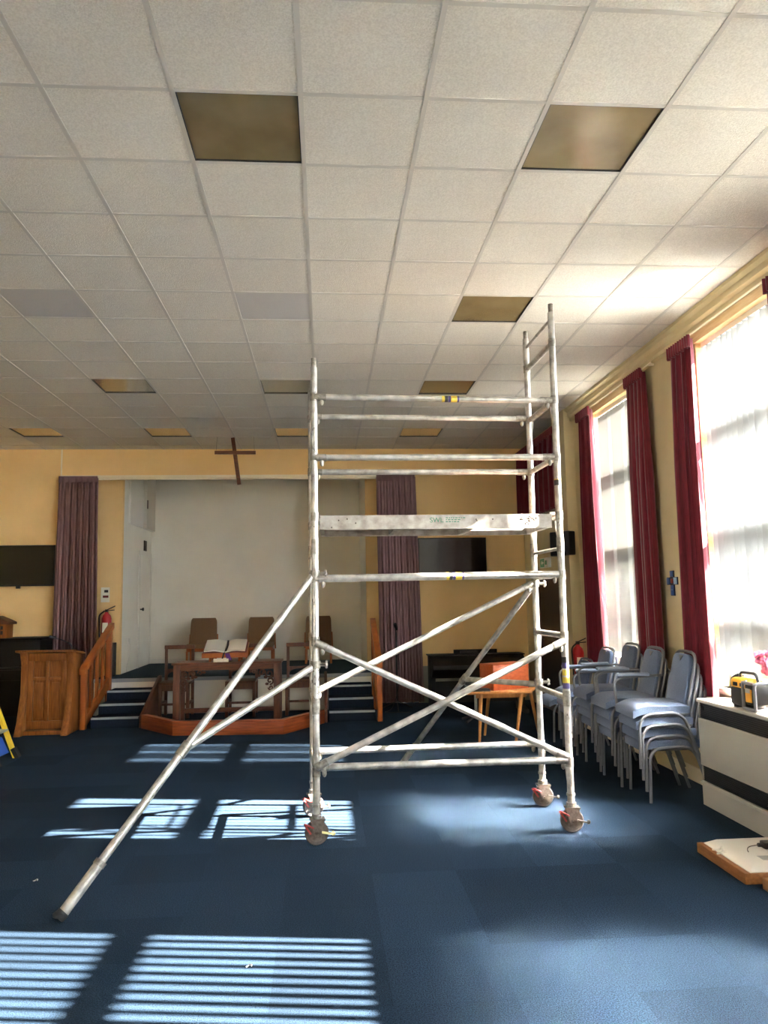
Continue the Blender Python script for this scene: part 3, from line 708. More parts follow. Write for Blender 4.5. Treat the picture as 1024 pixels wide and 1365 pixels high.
# ------------------------------------------------------------------ stacking chairs (local: faces -X, front feet at x=0)
def chair_meshes():
    D = {}
    # seat pad, waterfall front
    def fs(u, v):
        x = -.035+.455*v; y = (-.5+u)*.43
        ed = 1-abs(2*u-1)**6; zf = .445-.035*max(0, 1-v/.28)**2
        return (x, y, zf+.022*(ed)*(1-abs(2*v-1)**8)), (0, 0, 1)
    D['seat'] = MB().grid(fs, 12, 14, .055).mesh('seat', chair_f, ang=60)
    # back pad with arched top
    poly = []
    W_, Ht = .185, .40
    for k in range(0, 13):
        a = math.pi*k/12; e = .5
        cx = math.copysign(abs(math.cos(a))**e, math.cos(a)); sy = abs(math.sin(a))**e
        poly.append((cx*W_*.92, Ht-.12+.12*sy))
    poly += [(-W_, .18), (-W_, .0), (W_, 0), (W_, .18)]
    b = MB(); n = len(poly); t = .02
    R = Matrix.Rotation(math.radians(12), 3, 'Y'); o3 = Vector((.405, 0, .475))
    vs = [o3+R @ Vector((-t, p[0], p[1])) for p in poly]+[o3+R @ Vector((t, p[0], p[1])) for p in poly]
    b.add(vs, [tuple(range(n)), tuple(range(n, 2*n))[::-1]]+[(i, n+i, n+(i+1) % n, (i+1) % n) for i in range(n)])
    D['backrest'] = b.mesh('backrest', chair_f, bevel=.008, seg=2, ang=50)
    # side frames
    for s in (-1, 1):
        y = s*.222
        D['leg%d' % s] = MB().tube(fillet([(-.0, y, 0), (.012, y, .41), (.36, y, .425), (.50, y, 0)], .11, 7), .0125, 8).mesh('leg_frame', chair_t)
    bp = [(.06, -.2, .40), (.40, -.2, .415)]
    top = []
    for k in range(0, 11):
        a = math.pi*k/10; cx = math.copysign(abs(math.cos(a))**.5, math.cos(a)); sy = abs(math.sin(a))**.5
        v = R @ Vector((0.0, -cx*.2, .29+.128*sy)); top.append(tuple(o3+Vector((.014, 0, 0))+v))
    lo = o3+Vector((.014, 0, 0))+R @ Vector((0, -.2, 0)); lo2 = o3+Vector((.014, 0, 0))+R @ Vector((0, .2, 0))
    path = fillet([(.06, -.2, .40), (.425, -.2, .405), tuple(lo+Vector((0, 0, .02)))], .06, 5)+top+fillet([tuple(lo2+Vector((0, 0, .02))), (.425, .2, .405), (.06, .2, .40)], .06, 5)
    D['back_frame'] = MB().tube(path, .0125, 8).mesh('back_frame', chair_t)
    D['stretcher'] = MB().tube([(.06, -.222, .405), (.06, .222, .405)], .009, 8).tube([(.38, -.222, .405), (.38, .222, .405)], .009, 8).mesh('cross_bar', chair_t)
    vv = o3+R @ Vector((-.021, 0, .37))
    D['notch'] = MB().prism([(-.042, .012), (.042, .012), (0, -.03)], 'x', -.003, .003).mesh('handle_notch', chair_t)
    D['notch_loc'] = vv
    for s in (-1, 1):
        y = s*.245
        D['arm%d' % s] = MB().tube(fillet([(.05, y, .42), (.03, y, .62), (.12, y, .655), (.40, y, .665)], .07, 6), .0115, 8).tube([(.40, y, .665), (.47, s*.205, .66)], .0115, 8).mesh('arm_tube', chair_t)
        D['pad%d' % s] = MB().box(.06, .34, y-.022, y+.022, .662, .69).mesh('arm_pad', chair_p, bevel=.01, seg=3)
    return D
CM = chair_meshes()
def chair(loc, rz, arms, label, group):
    e = empty('stacking_chair', loc, label, 'chair', group); e.rotation_euler = (0, 0, rz)
    def part(k, n, l=(0, 0, 0), r=(0, 0, 0)):
        o = bpy.data.objects.new(n, CM[k]); COL.objects.link(o); o.parent = e; o.location = l; o.rotation_euler = r
    part('seat', 'seat'); part('backrest', 'backrest'); part('leg-1', 'leg_frame'); part('leg1', 'leg_frame'); part('back_frame', 'back_frame'); part('stretcher', 'cross_bar')
    part('notch', 'handle_notch', CM['notch_loc'], (0, math.radians(12), 0))
    if arms:
        for s in ('-1', '1'): part('arm'+s, 'arm_tube'); part('pad'+s, 'arm_pad')
ORD = ['bottom', 'second from bottom', 'third from bottom', 'fourth from bottom', 'fifth from bottom']
stacks = [(2.53, 6.27, 4, set(), -.05, 'stack beside the radiator cabinet'), (2.50, 6.79, 4, {3}, -.03, 'stack second from the radiator cabinet'),
          (2.53, 7.38, 4, {3}, -.02, 'stack third from the radiator cabinet'), (2.55, 8.13, 3, {2}, .0, 'stack fourth from the radiator cabinet'), (2.52, 8.86, 1, set(), .05, None)]
for sx, sy, n, arms, rz, lab in stacks:
    for k in range(n):
        if lab is None: l = 'single grey blue stacking chair standing beside the fire extinguisher pilaster'
        else:
            l = 'grey blue stacking chair%s, %s of %s' % (' with arms' if k in arms else '', 'top' if k == n-1 else ORD[k], lab)
        chair((sx-.022*k, sy+random.uniform(-.006, .006), .087*k), rz+random.uniform(-.015, .015), k in arms, l, 'blue stacking chairs along the window wall')

# ------------------------------------------------------------------ radiator cabinet
RX0, RX1, RY0, RY1 = 2.91, XR-.002, 3.3, 5.965
rc = empty('radiator_cabinet', (3.05, (RY0+RY1)/2, 0), 'long cream radiator cabinet with black grilles under the windows', 'radiator cabinet')
MB().box(RX0-.012, RX1, RY0, RY1+.012, .775, .80).build('top_board', rad_w, rc, bevel=.003)
MB().box(RX0+.012, RX1, RY0, RY1-.004, .0, .775).build('carcass', mat('cabinet_inside', (60, 58, 54), .7), rc)
MB().box(RX0-.002, RX1, RY1-.006, RY1+.0, .17, .775).build('end_panel', rad_w, rc)
MB().box(RX0-.012, RX0+.012, RY0, RY1-.006, .30, .655).build('front_panel', rad_w, rc, bevel=.003)
MB().box(RX0-.006, RX1, RY0, RY1, 0, .16).build('plinth', rad_w, rc)
MB().box(RX0-.016, RX0+.012, RY0, RY1+.004, .155, .18).build('moulding', rad_w, rc, bevel=.004)
for z0, z1 in ((.66, .772), (.185, .295)):
    g = MB().box(RX0+.004, RX0+.012, RY0+.01, RY1-.03, z0, z1).build('grille', grille, rc)
    n = int((z1-z0)/.0125)
    for k in range(n):
        z = z0+(k+.5)*(z1-z0)/n
        MB().box(RX0-.003, RX0+.006, RY0+.01, RY1-.03, z-.0035, z+.0035).build('grille_bar', grille, g)
MB().box(RX0-.01, RX0, RY1-.10, RY1-.085, .72, .755).build('thermostat_knob', blackp, rc)

# work radio on the cabinet
ra = empty('work_radio', (3.0, 5.35, .80), 'yellow and black site radio with roll cage on the radiator cabinet', 'radio')
def rbox(x0, x1, y0, y1, z0, z1, nm, mt_, bv): return MB().box(x0, x1, y0, y1, z0, z1).build(nm, mt_, ra, bevel=bv, seg=3)
rbox(2.935, 3.085, 5.30, 5.52, .815, .945, 'body', blackp, .02)
rbox(2.945, 3.075, 5.285, 5.535, .925, 1.01, 'upper_shell', radio_y, .03)
MB().tube([(3.01, 5.51, .985), (3.01, 5.555, .985)], [.05, .042], 14).build('speaker_end', blackp, ra)
for yy in (5.33, 5.47):
    MB().box(2.94, 3.08, yy-.02, yy+.02, .80, .83).build('foot', blackp, ra, bevel=.006)
for k, yy in enumerate((5.36, 5.45)): MB().box(2.938, 2.946, yy-.025, yy+.025, .955, .98).build('vent_slot', blackp, ra)
MB().tube(fillet([(3.01, 5.50, .985), (3.01, 5.49, 1.045), (3.01, 5.29, 1.05), (3.01, 5.26, .99)], .03), .011, 8).build('handle', blackp, ra)
MB().box(2.93, 3.09, 5.19, 5.31, .84, .985).build('battery_bay', blackp, ra, bevel=.015)
MB().box(2.922, 2.932, 5.215, 5.29, .86, .95).build('front_panel', radio_y, ra, bevel=.004)
MB().box(2.918, 2.924, 5.225, 5.28, .925, .955).build('display', label_g, ra)
for yy in (5.32, 5.17):
    MB().tube(fillet([(2.925, yy, .812), (2.925, yy, .995), (3.095, yy, .995), (3.095, yy, .812)], .03), .0115, 8).build('roll_cage', radio_g, ra)
MB().tube([(2.925, 5.17, .99), (2.925, 5.32, .99)], .0115, 8).tube([(2.925, 5.17, .814), (2.925, 5.32, .814)], .0115, 8).build('roll_cage', radio_g, ra)

# pink flowers in a vase on the sill
fv = empty('flower_vase', (3.12, 5.09, .80), 'pink artificial flowers with pale stems in a white vase on the radiator cabinet', 'flowers')
MB().lathe([(.035, 0), (.045, .03), (.05, .09), (.03, .14), (.035, .16)], (3.12, 5.09, .80), (0, 0, 1), 14).build('vase', vase_m, fv)
rs = random.Random(5)
fme = MB()
for k in range(5):
    a = k*2*math.pi/5; fme.ell((math.cos(a)*.022, math.sin(a)*.022, 0), .019, .019, .007, 8, 4)
fme.ell((0, 0, .006), .008, .008, .008, 6, 4); fme = fme.mesh('flower_head', pink)
for k in range(6):
    a = rs.uniform(0, 6.28); r_ = rs.uniform(.02, .08); h_ = rs.uniform(.30, .40)
    tip = (3.12+math.cos(a)*r_*.5, 5.24+math.sin(a)*r_+.05, .80+h_)
    MB().tube(fillet([(3.12, 5.09, .80+.12), (3.12, 5.14, .80+.22), tip], .06), .0025, 6).build('stem', leafg, fv)
    for q_ in range(3):
        inst(fme, 'flower_head', fv, (tip[0]+rs.uniform(-.02, .02), tip[1]+rs.uniform(-.02, .03), tip[2]-.03*q_), (rs.uniform(0, 1.5), rs.uniform(-1.4, -.3), rs.uniform(0, 6)))
for k in range(4):
    a = 1+k*1.4; pts = [(3.12, 5.09, .80+.14), (3.12+math.cos(a)*.04, 5.09+math.sin(a)*.07, .80+.2), (3.12+math.cos(a)*.06, 5.09+math.sin(a)*.13, .80+.17)]
    MB().tube(fillet(pts, .05), [.002]+[.006]*6+[.001], 6).build('leaf', leafg, fv)

# framed boards on the floor
def board(x0, x1, y0, y1, lab, extras):
    e = empty('framed_board', ((x0+x1)/2, (y0+y1)/2, 0), lab, 'framed board')
    h_ = .06
    MB().box(x0, x0+.035, y0, y1, 0, h_).build('frame_rail', framew, e, bevel=.003); MB().box(x1-.035, x1, y0, y1, 0, h_).build('frame_rail', framew, e, bevel=.003)
    MB().box(x0+.035, x1-.035, y0, y0+.035, 0, h_*.97).build('frame_rail', framew, e, bevel=.003); MB().box(x0+.035, x1-.035, y1-.035, y1, 0, h_*.97).build('frame_rail', framew, e, bevel=.003)
    a, b_, c, d_ = x0+.037, x1-.037, y0+.012, y1-.02; i = .055
    z0, z1 = .05, .095
    vs = [(a, c, .045), (b_, c, .045), (b_, d_, .045), (a, d_, .045), (a, c, .062), (b_, c, .062), (b_, d_, .062), (a, d_, .062), (a+i, c+i, z1), (b_-i, c+i, z1), (b_-i, d_-i, z1), (a+i, d_-i, z1)]
    MB().add(vs, [(3, 2, 1, 0), (0, 1, 5, 4), (1, 2, 6, 5), (2, 3, 7, 6), (3, 0, 4, 7), (4, 5, 9, 8), (5, 6, 10, 9), (6, 7, 11, 10), (7, 4, 8, 11), (8, 9, 10, 11)]).build('back_panel', foam_w, e)
    if extras:
        MB().box(2.49, 2.57, 4.43, 4.50, .0945, .0965).build('label_plate', label_g, e)
        MB().tube(fillet([(2.345, 4.74, .062), (2.375, 4.70, .075), (2.40, 4.735, .085), (2.37, 4.66, .07), (2.335, 4.665, .064)], .03), .006, 6).tube(fillet([(2.37, 4.68, .07), (2.44, 4.63, .09), (2.48, 4.58, .087), (2.46, 4.54, .085), (2.40, 4.60, .072), (2.37, 4.68, .07)], .03), .005, 6).build('hanging_cord', cord, e)
    return e
board(2.325, 2.865, 4.335, 4.90, 'cream backed wooden framed board lying on the carpet by the radiator cabinet', True)
board(2.385, 2.865, 3.72, 4.27, 'second wooden framed board lying nearer the entrance end, without a cord', False)
ad = empty('power_adapter', (2.68, 4.62, .095), 'black power adapter with thin lead lying on the cream framed board', 'adapter')
MB().box(2.60, 2.69, 4.60, 4.66, .095, .135).build('adapter_body', blackp, ad, bevel=.008)
MB().tube([(2.60, 4.63, .115), (2.575, 4.63, .115)], .012, 8).build('strain_relief', blackp, ad)
MB().tube(fillet([(2.575, 4.63, .115), (2.52, 4.64, .105), (2.49, 4.60, .10), (2.48, 4.57, .0975)], .04), .0028, 6).build('lead', castor_g, ad)

# ------------------------------------------------------------------ stage-end furniture
# lectern
le = empty('lectern', (-3.51, 10.32, 0), 'oak lectern with panelled front and flared sides before the piano', 'lectern')
MB().prism([(10.12, 1.02), (10.12, 1.045), (10.52, .985), (10.52, .96)], 'x', -3.88, -3.14).build('desk_top', oak, le, bevel=.004)
for x0, x1 in ((-3.83, -3.75), (-3.27, -3.19)):
    MB().prism([(10.02, 0), (10.10, .16), (10.20, .5), (10.20, .85), (10.14, 1.02), (10.5, .965), (10.5, 0)], 'x', x0, x1).build('side_panel', oak, le, bevel=.004)
MB().box(-3.75, -3.27, 10.24, 10.27, .06, 1.0).build('front_panel', oak, le)
MB().box(-3.75, -3.27, 10.205, 10.24, .06, .16).box(-3.75, -3.27, 10.205, 10.24, .90, 1.0).box(-3.75, -3.68, 10.205, 10.24, .16, .90).box(-3.34, -3.27, 10.205, 10.24, .16, .90).build('panel_frame', oak, le, bevel=.003)
MB().box(-3.53, -3.49, 10.205, 10.24, .16, .90).box(-3.68, -3.53, 10.205, 10.24, .66, .70).box(-3.49, -3.34, 10.205, 10.24, .66, .70).build('raised_cross', oak, le, bevel=.003)
for x0 in (-3.66, -3.46): MB().box(x0, x0+.10, 10.232, 10.242, .19, .63).build('inset_panel', oak, le, bevel=.004)
MB().box(-3.83, -3.19, 10.12, 10.26, 0, .05).build('base_rail', oak, le, bevel=.004)
mg = empty('gooseneck_microphone', (-3.25, 10.4, 1.0), 'black gooseneck microphone fixed on the lectern top', 'microphone')
MB().lathe([(.03, 0), (.03, .015), (.012, .02)], (-3.25, 10.36, 1.0), (0, 0, 1), 12).build('base', blackp, mg)
MB().tube(fillet([(-3.25, 10.36, 1.01), (-3.27, 10.36, 1.10), (-3.38, 10.3, 1.16), (-3.46, 10.26, 1.19)], .08), .007, 8).build('gooseneck', blackp, mg)
MB().tube([(-3.46, 10.26, 1.19), (-3.51, 10.235, 1.205)], [.018, .02], 10).build('microphone_head', blackp, mg)

# upright piano
up_ = empty('upright_piano', (-4.75, 11.3, 0), 'black upright piano behind the oak lectern', 'piano')
MB().box(-5.48, -3.98, 11.25, 11.75, .08, 1.12).build('case', blackg, up_, bevel=.006)
MB().box(-5.52, -3.94, 11.2, 11.78, 1.12, 1.15).build('lid', blackg, up_, bevel=.006)
MB().box(-5.48, -3.98, 10.92, 11.25, .60, .74).build('key_bed', blackg, up_, bevel=.006)
MB().box(-5.42, -4.04, 10.94, 11.22, .74, .76).build('keyboard_lid', blackg, up_)
for x0 in (-5.48, -4.06):
    MB().box(x0, x0+.08, 10.94, 11.02, 0, .60).build('front_leg', blackg, up_, bevel=.005); MB().box(x0, x0+.08, 10.92, 11.75, 0, .08).build('foot_rail', blackg, up_)
    MB().box(x0, x0+.08, 10.93, 11.25, .74, .84).build('key_cheek', blackg, up_, bevel=.006)
wb = empty('wooden_box', (-4.6, 11.45, 1.15), 'small wooden house shaped box with pitched lid on the piano', 'box')
MB().box(-4.80, -4.48, 11.35, 11.58, 1.15, 1.36).build('box_body', oak, wb)
MB().prism([(-4.84, 1.36), (-4.44, 1.34), (-4.44, 1.37), (-4.5, 1.40), (-4.64, 1.46), (-4.84, 1.40)], 'y', 11.32, 11.61).build('pitched_lid', darkw, wb)
for z in (1.2, 1.27): MB().box(-4.56, -4.53, 11.342, 11.352, z, z+.05).build('cut_out', blackp, wb)

# televisions
def tv(x0, x1, z0, z1, tilt, lab):
    e = empty('television', ((x0+x1)/2, YB, z0), lab, 'television')
    e_y = YB-.10
    MB().box(x0, x1, e_y, e_y+.045, z0, z1).build('casing', blackp, e, bevel=.004)
    MB().box(x0+.012, x1-.012, e_y-.0015, e_y+.001, z0+.022, z1-.012).build('screen', screen, e)
    MB().box((x0+x1)/2-.2, (x0+x1)/2+.2, e_y+.045, YB, (z0+z1)/2-.15, (z0+z1)/2+.15).build('wall_bracket', blackp, e)
    MB().box((x0+x1)/2-.03, (x0+x1)/2+.03, e_y, e_y+.03, z0-.035, z0).build('sensor_lug', blackp, e)
    return e
tv(-5.14, -4.09, 1.89, 2.51, 0, 'black wall television above the upright piano')
tv(1.47, 2.555, 1.93, 2.555, 0, 'black wall television above the digital piano, reflecting windows')

# communion table
ct = empty('communion_table', (-1.32, 11.0, 0), 'dark carved oak communion table holding the open book', 'table')
CT0, CT1 = -2.03, -.61
MB().box(CT0-.02, CT1+.02, 10.62, 11.08, .775, .805).build('table_top', darkw2, ct, bevel=.005)
MB().box(CT0+.02, CT1-.02, 10.66, 10.69, .70, .775).box(CT0+.02, CT1-.02, 11.01, 11.04, .70, .775).box(CT0+.02, CT0+.05, 10.69, 11.01, .70, .775).box(CT1-.05, CT1-.02, 10.69, 11.01, .70, .775).build('apron', darkw2, ct)
for xx in (CT0, CT1-.09):
    for yy in (10.64, 10.97): MB().box(xx, xx+.09, yy, yy+.09, 0, .775).build('leg', darkw, ct, bevel=.005)
MB().box(CT0+.09, CT1-.09, 10.99, 11.03, .10, .16).build('stretcher', darkw, ct, bevel=.003)
for s, x0 in ((1, CT0+.09), (-1, CT1-.09)):
    b = MB()
    def sc(cx, cz, r0, r1, a0, a1, rad=.012):
        pts = []
        for k in range(15):
            t = k/14; a = a0+(a1-a0)*t; r_ = r0+(r1-r0)*t; pts.append((x0+s*(cx+math.cos(a)*r_), 10.685, .70-(cz+math.sin(a)*r_)))
        b.tube(pts, rad, 6)
    sc(.06, .06, .055, .015, 0, 7); sc(.16, .05, .05, .012, 3, 10); sc(.05, .16, .05, .012, 1.5, 9); sc(.26, .035, .035, .01, 3, 9, .01); sc(.04, .25, .035, .01, 0, 7, .01)
    for cx, cz in ((.11, .11), (.2, .09), (.09, .2), (.31, .03), (.03, .3), (.13, .04), (.02, .1)): b.ell((x0+s*cx, 10.685, .70-cz), .026, .01, .02, 8, 4)
    b.build('carved_bracket', darkw, ct)
bs = empty('book_stand', (-1.36, 10.85, .805), 'small orange wooden book rest on the communion table', 'book stand')
MB().prism([(10.70, .805), (10.72, .91), (11.0, 1.02), (11.02, .805), (10.97, .805), (10.96, .96), (10.78, .885), (10.77, .805)], 'x', -1.57, -1.54).prism([(10.70, .805), (10.72, .91), (11.0, 1.02), (11.02, .805), (10.97, .805), (10.96, .96), (10.78, .885), (10.77, .805)], 'x', -1.18, -1.15).build('side_bracket', pine, bs)
MB().prism([(10.685, .885), (10.685, .91), (11.02, 1.045), (11.02, 1.015)], 'x', -1.66, -1.06).build('rest_board', pine, bs, bevel=.004)
MB().box(-1.66, -1.06, 10.66, 10.687, .86, .925).build('book_ledge', pine, bs, bevel=.003)
bk = empty('open_book', (-1.36, 10.85, .93), 'large open bible with white pages and ribbons on the book rest', 'book')
sl_ = math.atan2(.135, .335)
def bp_(x, t, up_h):   # point on the rest: t along slope
    return Vector((x, 10.69+.335*t, .915+.135*t))+Vector((0, -math.sin(sl_), math.cos(sl_)))*up_h
for s in (-1, 1):
    def fp(u, v):
        x = -1.36+s*(.004+.27*u); hgt = .012+.04*math.sin(min(1, u*1.6)*math.pi*.5)*(1-.45*u)
        return bp_(x, .02+.93*v, hgt), (0, -math.sin(sl_), math.cos(sl_))
    MB().grid(fp, 10, 6, .02).build('page_block', page, bk)
MB().grid(lambda u, v: (bp_(-1.36+(u-.5)*.58, v*.98, .004), (0, -math.sin(sl_), math.cos(sl_))), 4, 2, .006).build('cover', redleather, bk)
MB().grid(lambda u, v: (bp_(-1.345+.012*math.sin(v*3)+(u-.5)*.025, .9-.95*v, .042), (0, -math.sin(sl_), math.cos(sl_))), 2, 8, .003).build('ribbon', blackp, bk)
MB().grid(lambda u, v: (Vector((-1.36+(u-.5)*.022-.03*v, 10.655, .93-.10*v)), (0, -1, 0)), 2, 4, .003).build('ribbon', blackp, bk)
MB().grid(lambda u, v: (Vector((-1.32+(u-.5)*.06+.03*v, 10.652, .92-.09*v)), (0, -1, 0)), 2, 4, .003).build('ribbon', purple, bk)
tag(MB().box(-1.50, -1.30, 10.64, 10.66, .806, .85).build('hymn_booklet', paper), 'pale booklet propped at the foot of the book rest', 'booklet')

# dark wooden chairs behind the communion table
def elder_chair(x, y, lab):
    e = empty('wooden_chair', (x, y, 0), lab, 'chair', 'dark wooden chairs behind the communion table'); w = .19
    for s in (-1, 1):
        MB().box(x+s*w-.022, x+s*w+.022, y-.22, y-.176, 0, .46).build('front_leg', darkw, e, bevel=.004)
        MB().box(x+s*w-.02, x+s*w+.02, y+.18, y+.22, 0, .99).build('back_post', darkw, e, bevel=.004)
        MB().box(x+s*w-.014, x+s*w+.014, y-.176, y+.18, .18, .21).build('side_stretcher', darkw, e)
    MB().box(x-w-.02, x+w+.02, y-.235, y+.18, .46, .495).build('seat', darkw, e, bevel=.006)
    MB().box(x-w, x+w, y-.21, y-.19, .38, .46).build('front_apron', darkw, e)
    MB().box(x-w-.025, x+w+.025, y+.175, y+.225, .935, .99).build('top_rail', darkw, e, bevel=.005)
    for zz in (.60,): 
        pts = [(-w+.02, zz+.05), (w-.02, zz+.05), (w-.02, zz-.03)]+[(w*math.cos(a)*.85, zz-.03+.05*math.sin(a)) for a in [math.pi*k/8 for k in range(0, 9)]]+[(-w+.02, zz-.03)]
        MB().prism([(x+p[0], p[1]) for p in pts], 'y', y+.185, y+.21).build('arched_rail', darkw, e)
    MB().box(x-w, x+w, y-.205, y-.185, .18, .21).build('front_stretcher', darkw, e)
elder_chair(-2.12, 11.40, 'dark wooden open backed chair at the lectern end of the communion table')
elder_chair(-1.20, 11.40, 'dark wooden open backed chair directly behind the open book')
elder_chair(-.36, 11.40, 'dark wooden open backed chair at the scaffold end of the communion table')
# upholstered chairs on the stage
def stage_chair(x, y, lab):
    z = .52
    e = empty('upholstered_chair', (x, y, z), lab, 'chair', 'brown upholstered chairs on the stage'); w = .215
    def bf(u, v):
        yy = y+.17+.09*v; wd = .235*(1-.06*v); r_ = max(0, (v-.86)/.14); wd *= (1-.10*r_*r_)
        return (x+(2*u-1)*wd, yy-.015*math.sin(math.pi*u), z+.36+.44*v), (0, -1, .2)
    MB().grid(bf, 8, 12, .06).build('backrest', brown_f, e, ang=60)
    MB().box(x-.23, x+.23, y-.24, y+.2, z+.30, z+.375).build('seat', brown_f, e, bevel=.02, seg=3)
    MB().box(x-.225, x+.225, y-.22, y+.18, z+.245, z+.30).build('seat_frame', pine, e, bevel=.004)
    for s in (-1, 1):
        MB().box(x+s*w-.018, x+s*w+.018, y-.22, y-.184, z, z+.25).build('leg', pine, e, bevel=.003); MB().box(x+s*w-.018, x+s*w+.018, y+.17, y+.206, z, z+.25).build('leg', pine, e, bevel=.003)
        MB().bar((x+s*.245, y+.2, z+.25), (x+s*.235, y+.235, z+.52), .025, .03).build('back_post', pine, e)
    return e
stage_chair(-2.14, 13.75, 'brown upholstered chair on the stage, nearest the stage door')
stage_chair(-1.13, 13.75, 'brown upholstered chair on the stage, middle one behind the open book')
stage_chair(-.12, 13.75, 'brown upholstered chair on the stage, behind the scaffold leg')

# step ladder
ld = empty('step_ladder', (-3.75, 8.47, 0), 'yellow fibreglass step ladder with aluminium treads beside the piano', 'ladder')
def rl(y, a, b, nm, mt_): return MB().bar((a[0], y, a[1]), (b[0], y, b[1]), .03, .07, (0, 1, 0)).build(nm, mt_, ld)
for y in (8.22, 8.72):
    o = rl(y, (-3.30, .0), (-3.98, 1.72), 'front_rail', yel); MB().bar((-3.27, y, 0), (-3.325, y, .10), .04, .08, (0, 1, 0)).build('rubber_foot', black_r, o)
    rl(y+.02, (-4.72, 0), (-4.02, 1.70), 'rear_rail', yel)
for k, t in enumerate((.17, .33, .49, .65, .81)):
    xx = -3.30-.68*t; z = 1.72*t
    MB().box(xx-.09, xx+.035, 8.23, 8.71, z-.012, z+.012).build('tread', steel, ld, bevel=.003)
MB().box(-4.12, -3.9, 8.2, 8.74, 1.70, 1.76).build('top_cap', blue_pl, ld, bevel=.01)
MB().prism([(-3.36, .06), (-3.44, .22), (-3.56, .25), (-3.5, .2), (-3.42, .05)], 'y', 8.24, 8.70).build('foot_brace', blue_pl, ld)
for z in (.4, .9): MB().box(-4.72+.7*z/1.7-.015, -4.72+.7*z/1.7+.015, 8.24, 8.74, z-.015, z+.015).build('rear_bar', steel, ld)

# low table with teak box
lt = empty('side_table', (2.05, 8.9, 0), 'low beech side table with splayed legs behind the scaffold tower', 'table')
MB().prism([(1.55, 8.58), (2.27, 8.58), (2.52, 9.18), (1.80, 9.18)], 'z', .545, .575).build('table_top', beech, lt, bevel=.004)
for top_, bot in (((1.72, 8.64), (1.68, 8.60)), ((2.18, 8.64), (2.08, 8.58)), ((2.40, 9.12), (2.50, 9.16)), ((1.92, 9.12), (1.86, 9.18))):
    MB().tube([(bot[0], bot[1], 0), (top_[0], top_[1], .545)], [.014, .024], 10).build('leg', beech, lt)
MB().prism([(1.66, 8.63), (2.22, 8.63), (2.42, 9.12), (1.86, 9.12)], 'z', .50, .545).build('under_frame', beech, lt)
tb = empty('teak_cabinet', (2.05, 8.85, .575), 'orange teak cabinet with an open side of dark equipment on the side table', 'cabinet')
Rb = Matrix.Rotation(math.radians(24), 3, 'Z'); cb_ = Vector((2.06, 8.87, .72))
def tbx(x0, x1, y0, y1, z0, z1, nm, mt_, bv=.003):
    MB().obox(cb_+Rb @ Vector(((x0+x1)/2, (y0+y1)/2, (z0+z1)/2)), (x1-x0)/2, (y1-y0)/2, (z1-z0)/2, Rb).build(nm, mt_, tb, bevel=bv)
tbx(-.27, .23, -.13, -.115, -.145, .125, 'front_panel', orange_box); tbx(-.27, .23, .115, .13, -.145, .125, 'back_panel', orange_box)
tbx(-.27, .23, -.13, .13, .125, .14, 'top_panel', orange_box); tbx(-.27, .23, -.115, .115, -.145, -.13, 'base_panel', orange_box); tbx(-.27, -.255, -.115, .115, -.13, .125, 'end_panel', orange_box)
tbx(.05, .20, -.11, .11, -.125, .12, 'equipment', blackp)
for k, z in enumerate((-.08, -.02, .04, .09)): tbx(.20, .207, -.09, -.02, z-.015, z+.015, 'control', castor_g, 0); tbx(.20, .205, .01, .09, z-.01, z+.012, 'vent', grille, 0)
tag(MB().box(1.60, 1.82, 8.60, 8.72, .575, .60).box(1.63, 1.79, 8.62, 8.70, .60, .606).build('media_player', blackp, bevel=.003), 'flat black media player at the front of the side table', 'media player')
# digital piano
dp = empty('digital_piano', (2.1, 11.0, 0), 'black digital piano under the television behind the side table', 'piano')
MB().box(1.48, 2.82, 11.0, 11.3, .48, .79).build('case', blackg, dp, bevel=.005)
MB().prism([(10.72, .62), (10.72, .68), (11.0, .79), (11.0, .50), (10.9, .5)], 'x', 1.48, 2.82).build('key_bed', blackg, dp, bevel=.005)
MB().box(1.46, 2.84, 10.98, 11.32, .79, .805).build('lid', blackg, dp, bevel=.003)
for x0 in (1.48, 2.76): MB().prism([(10.78, 0), (10.78, .05), (11.0, .08), (10.9, .62), (11.0, .70), (11.3, .70), (11.3, 0)], 'x', x0, x0+.06).build('leg_panel', blackg, dp, bevel=.004)
MB().box(1.54, 2.76, 11.18, 11.2, .12, .42).build('back_board', blackg, dp)
MB().box(1.86, 2.5, 11.26, 11.28, .805, .86).build('music_rest', blackg, dp, bevel=.003)
MB().box(1.95, 2.2, 11.20, 11.27, .808, .84).build('pedal_box', blackp, dp)
# folding keyboard stool
sg = empty('piano_stool', (1.95, 10.2, 0), 'black padded piano stool with pale steel column', 'stool')
MB().box(1.78, 2.14, 10.05, 10.35, .44, .50).build('seat_pad', blackp, sg, bevel=.02, seg=3)
MB().tube([(1.96, 10.2, .06), (1.96, 10.2, .44)], .022, 10).build('column', steel, sg)
for a in range(4):
    an = math.pi/4+a*math.pi/2; MB().tube([(1.96, 10.2, .08), (1.96+math.cos(an)*.22, 10.2+math.sin(an)*.22, .018)], .016, 8).build('foot', blackp, sg)
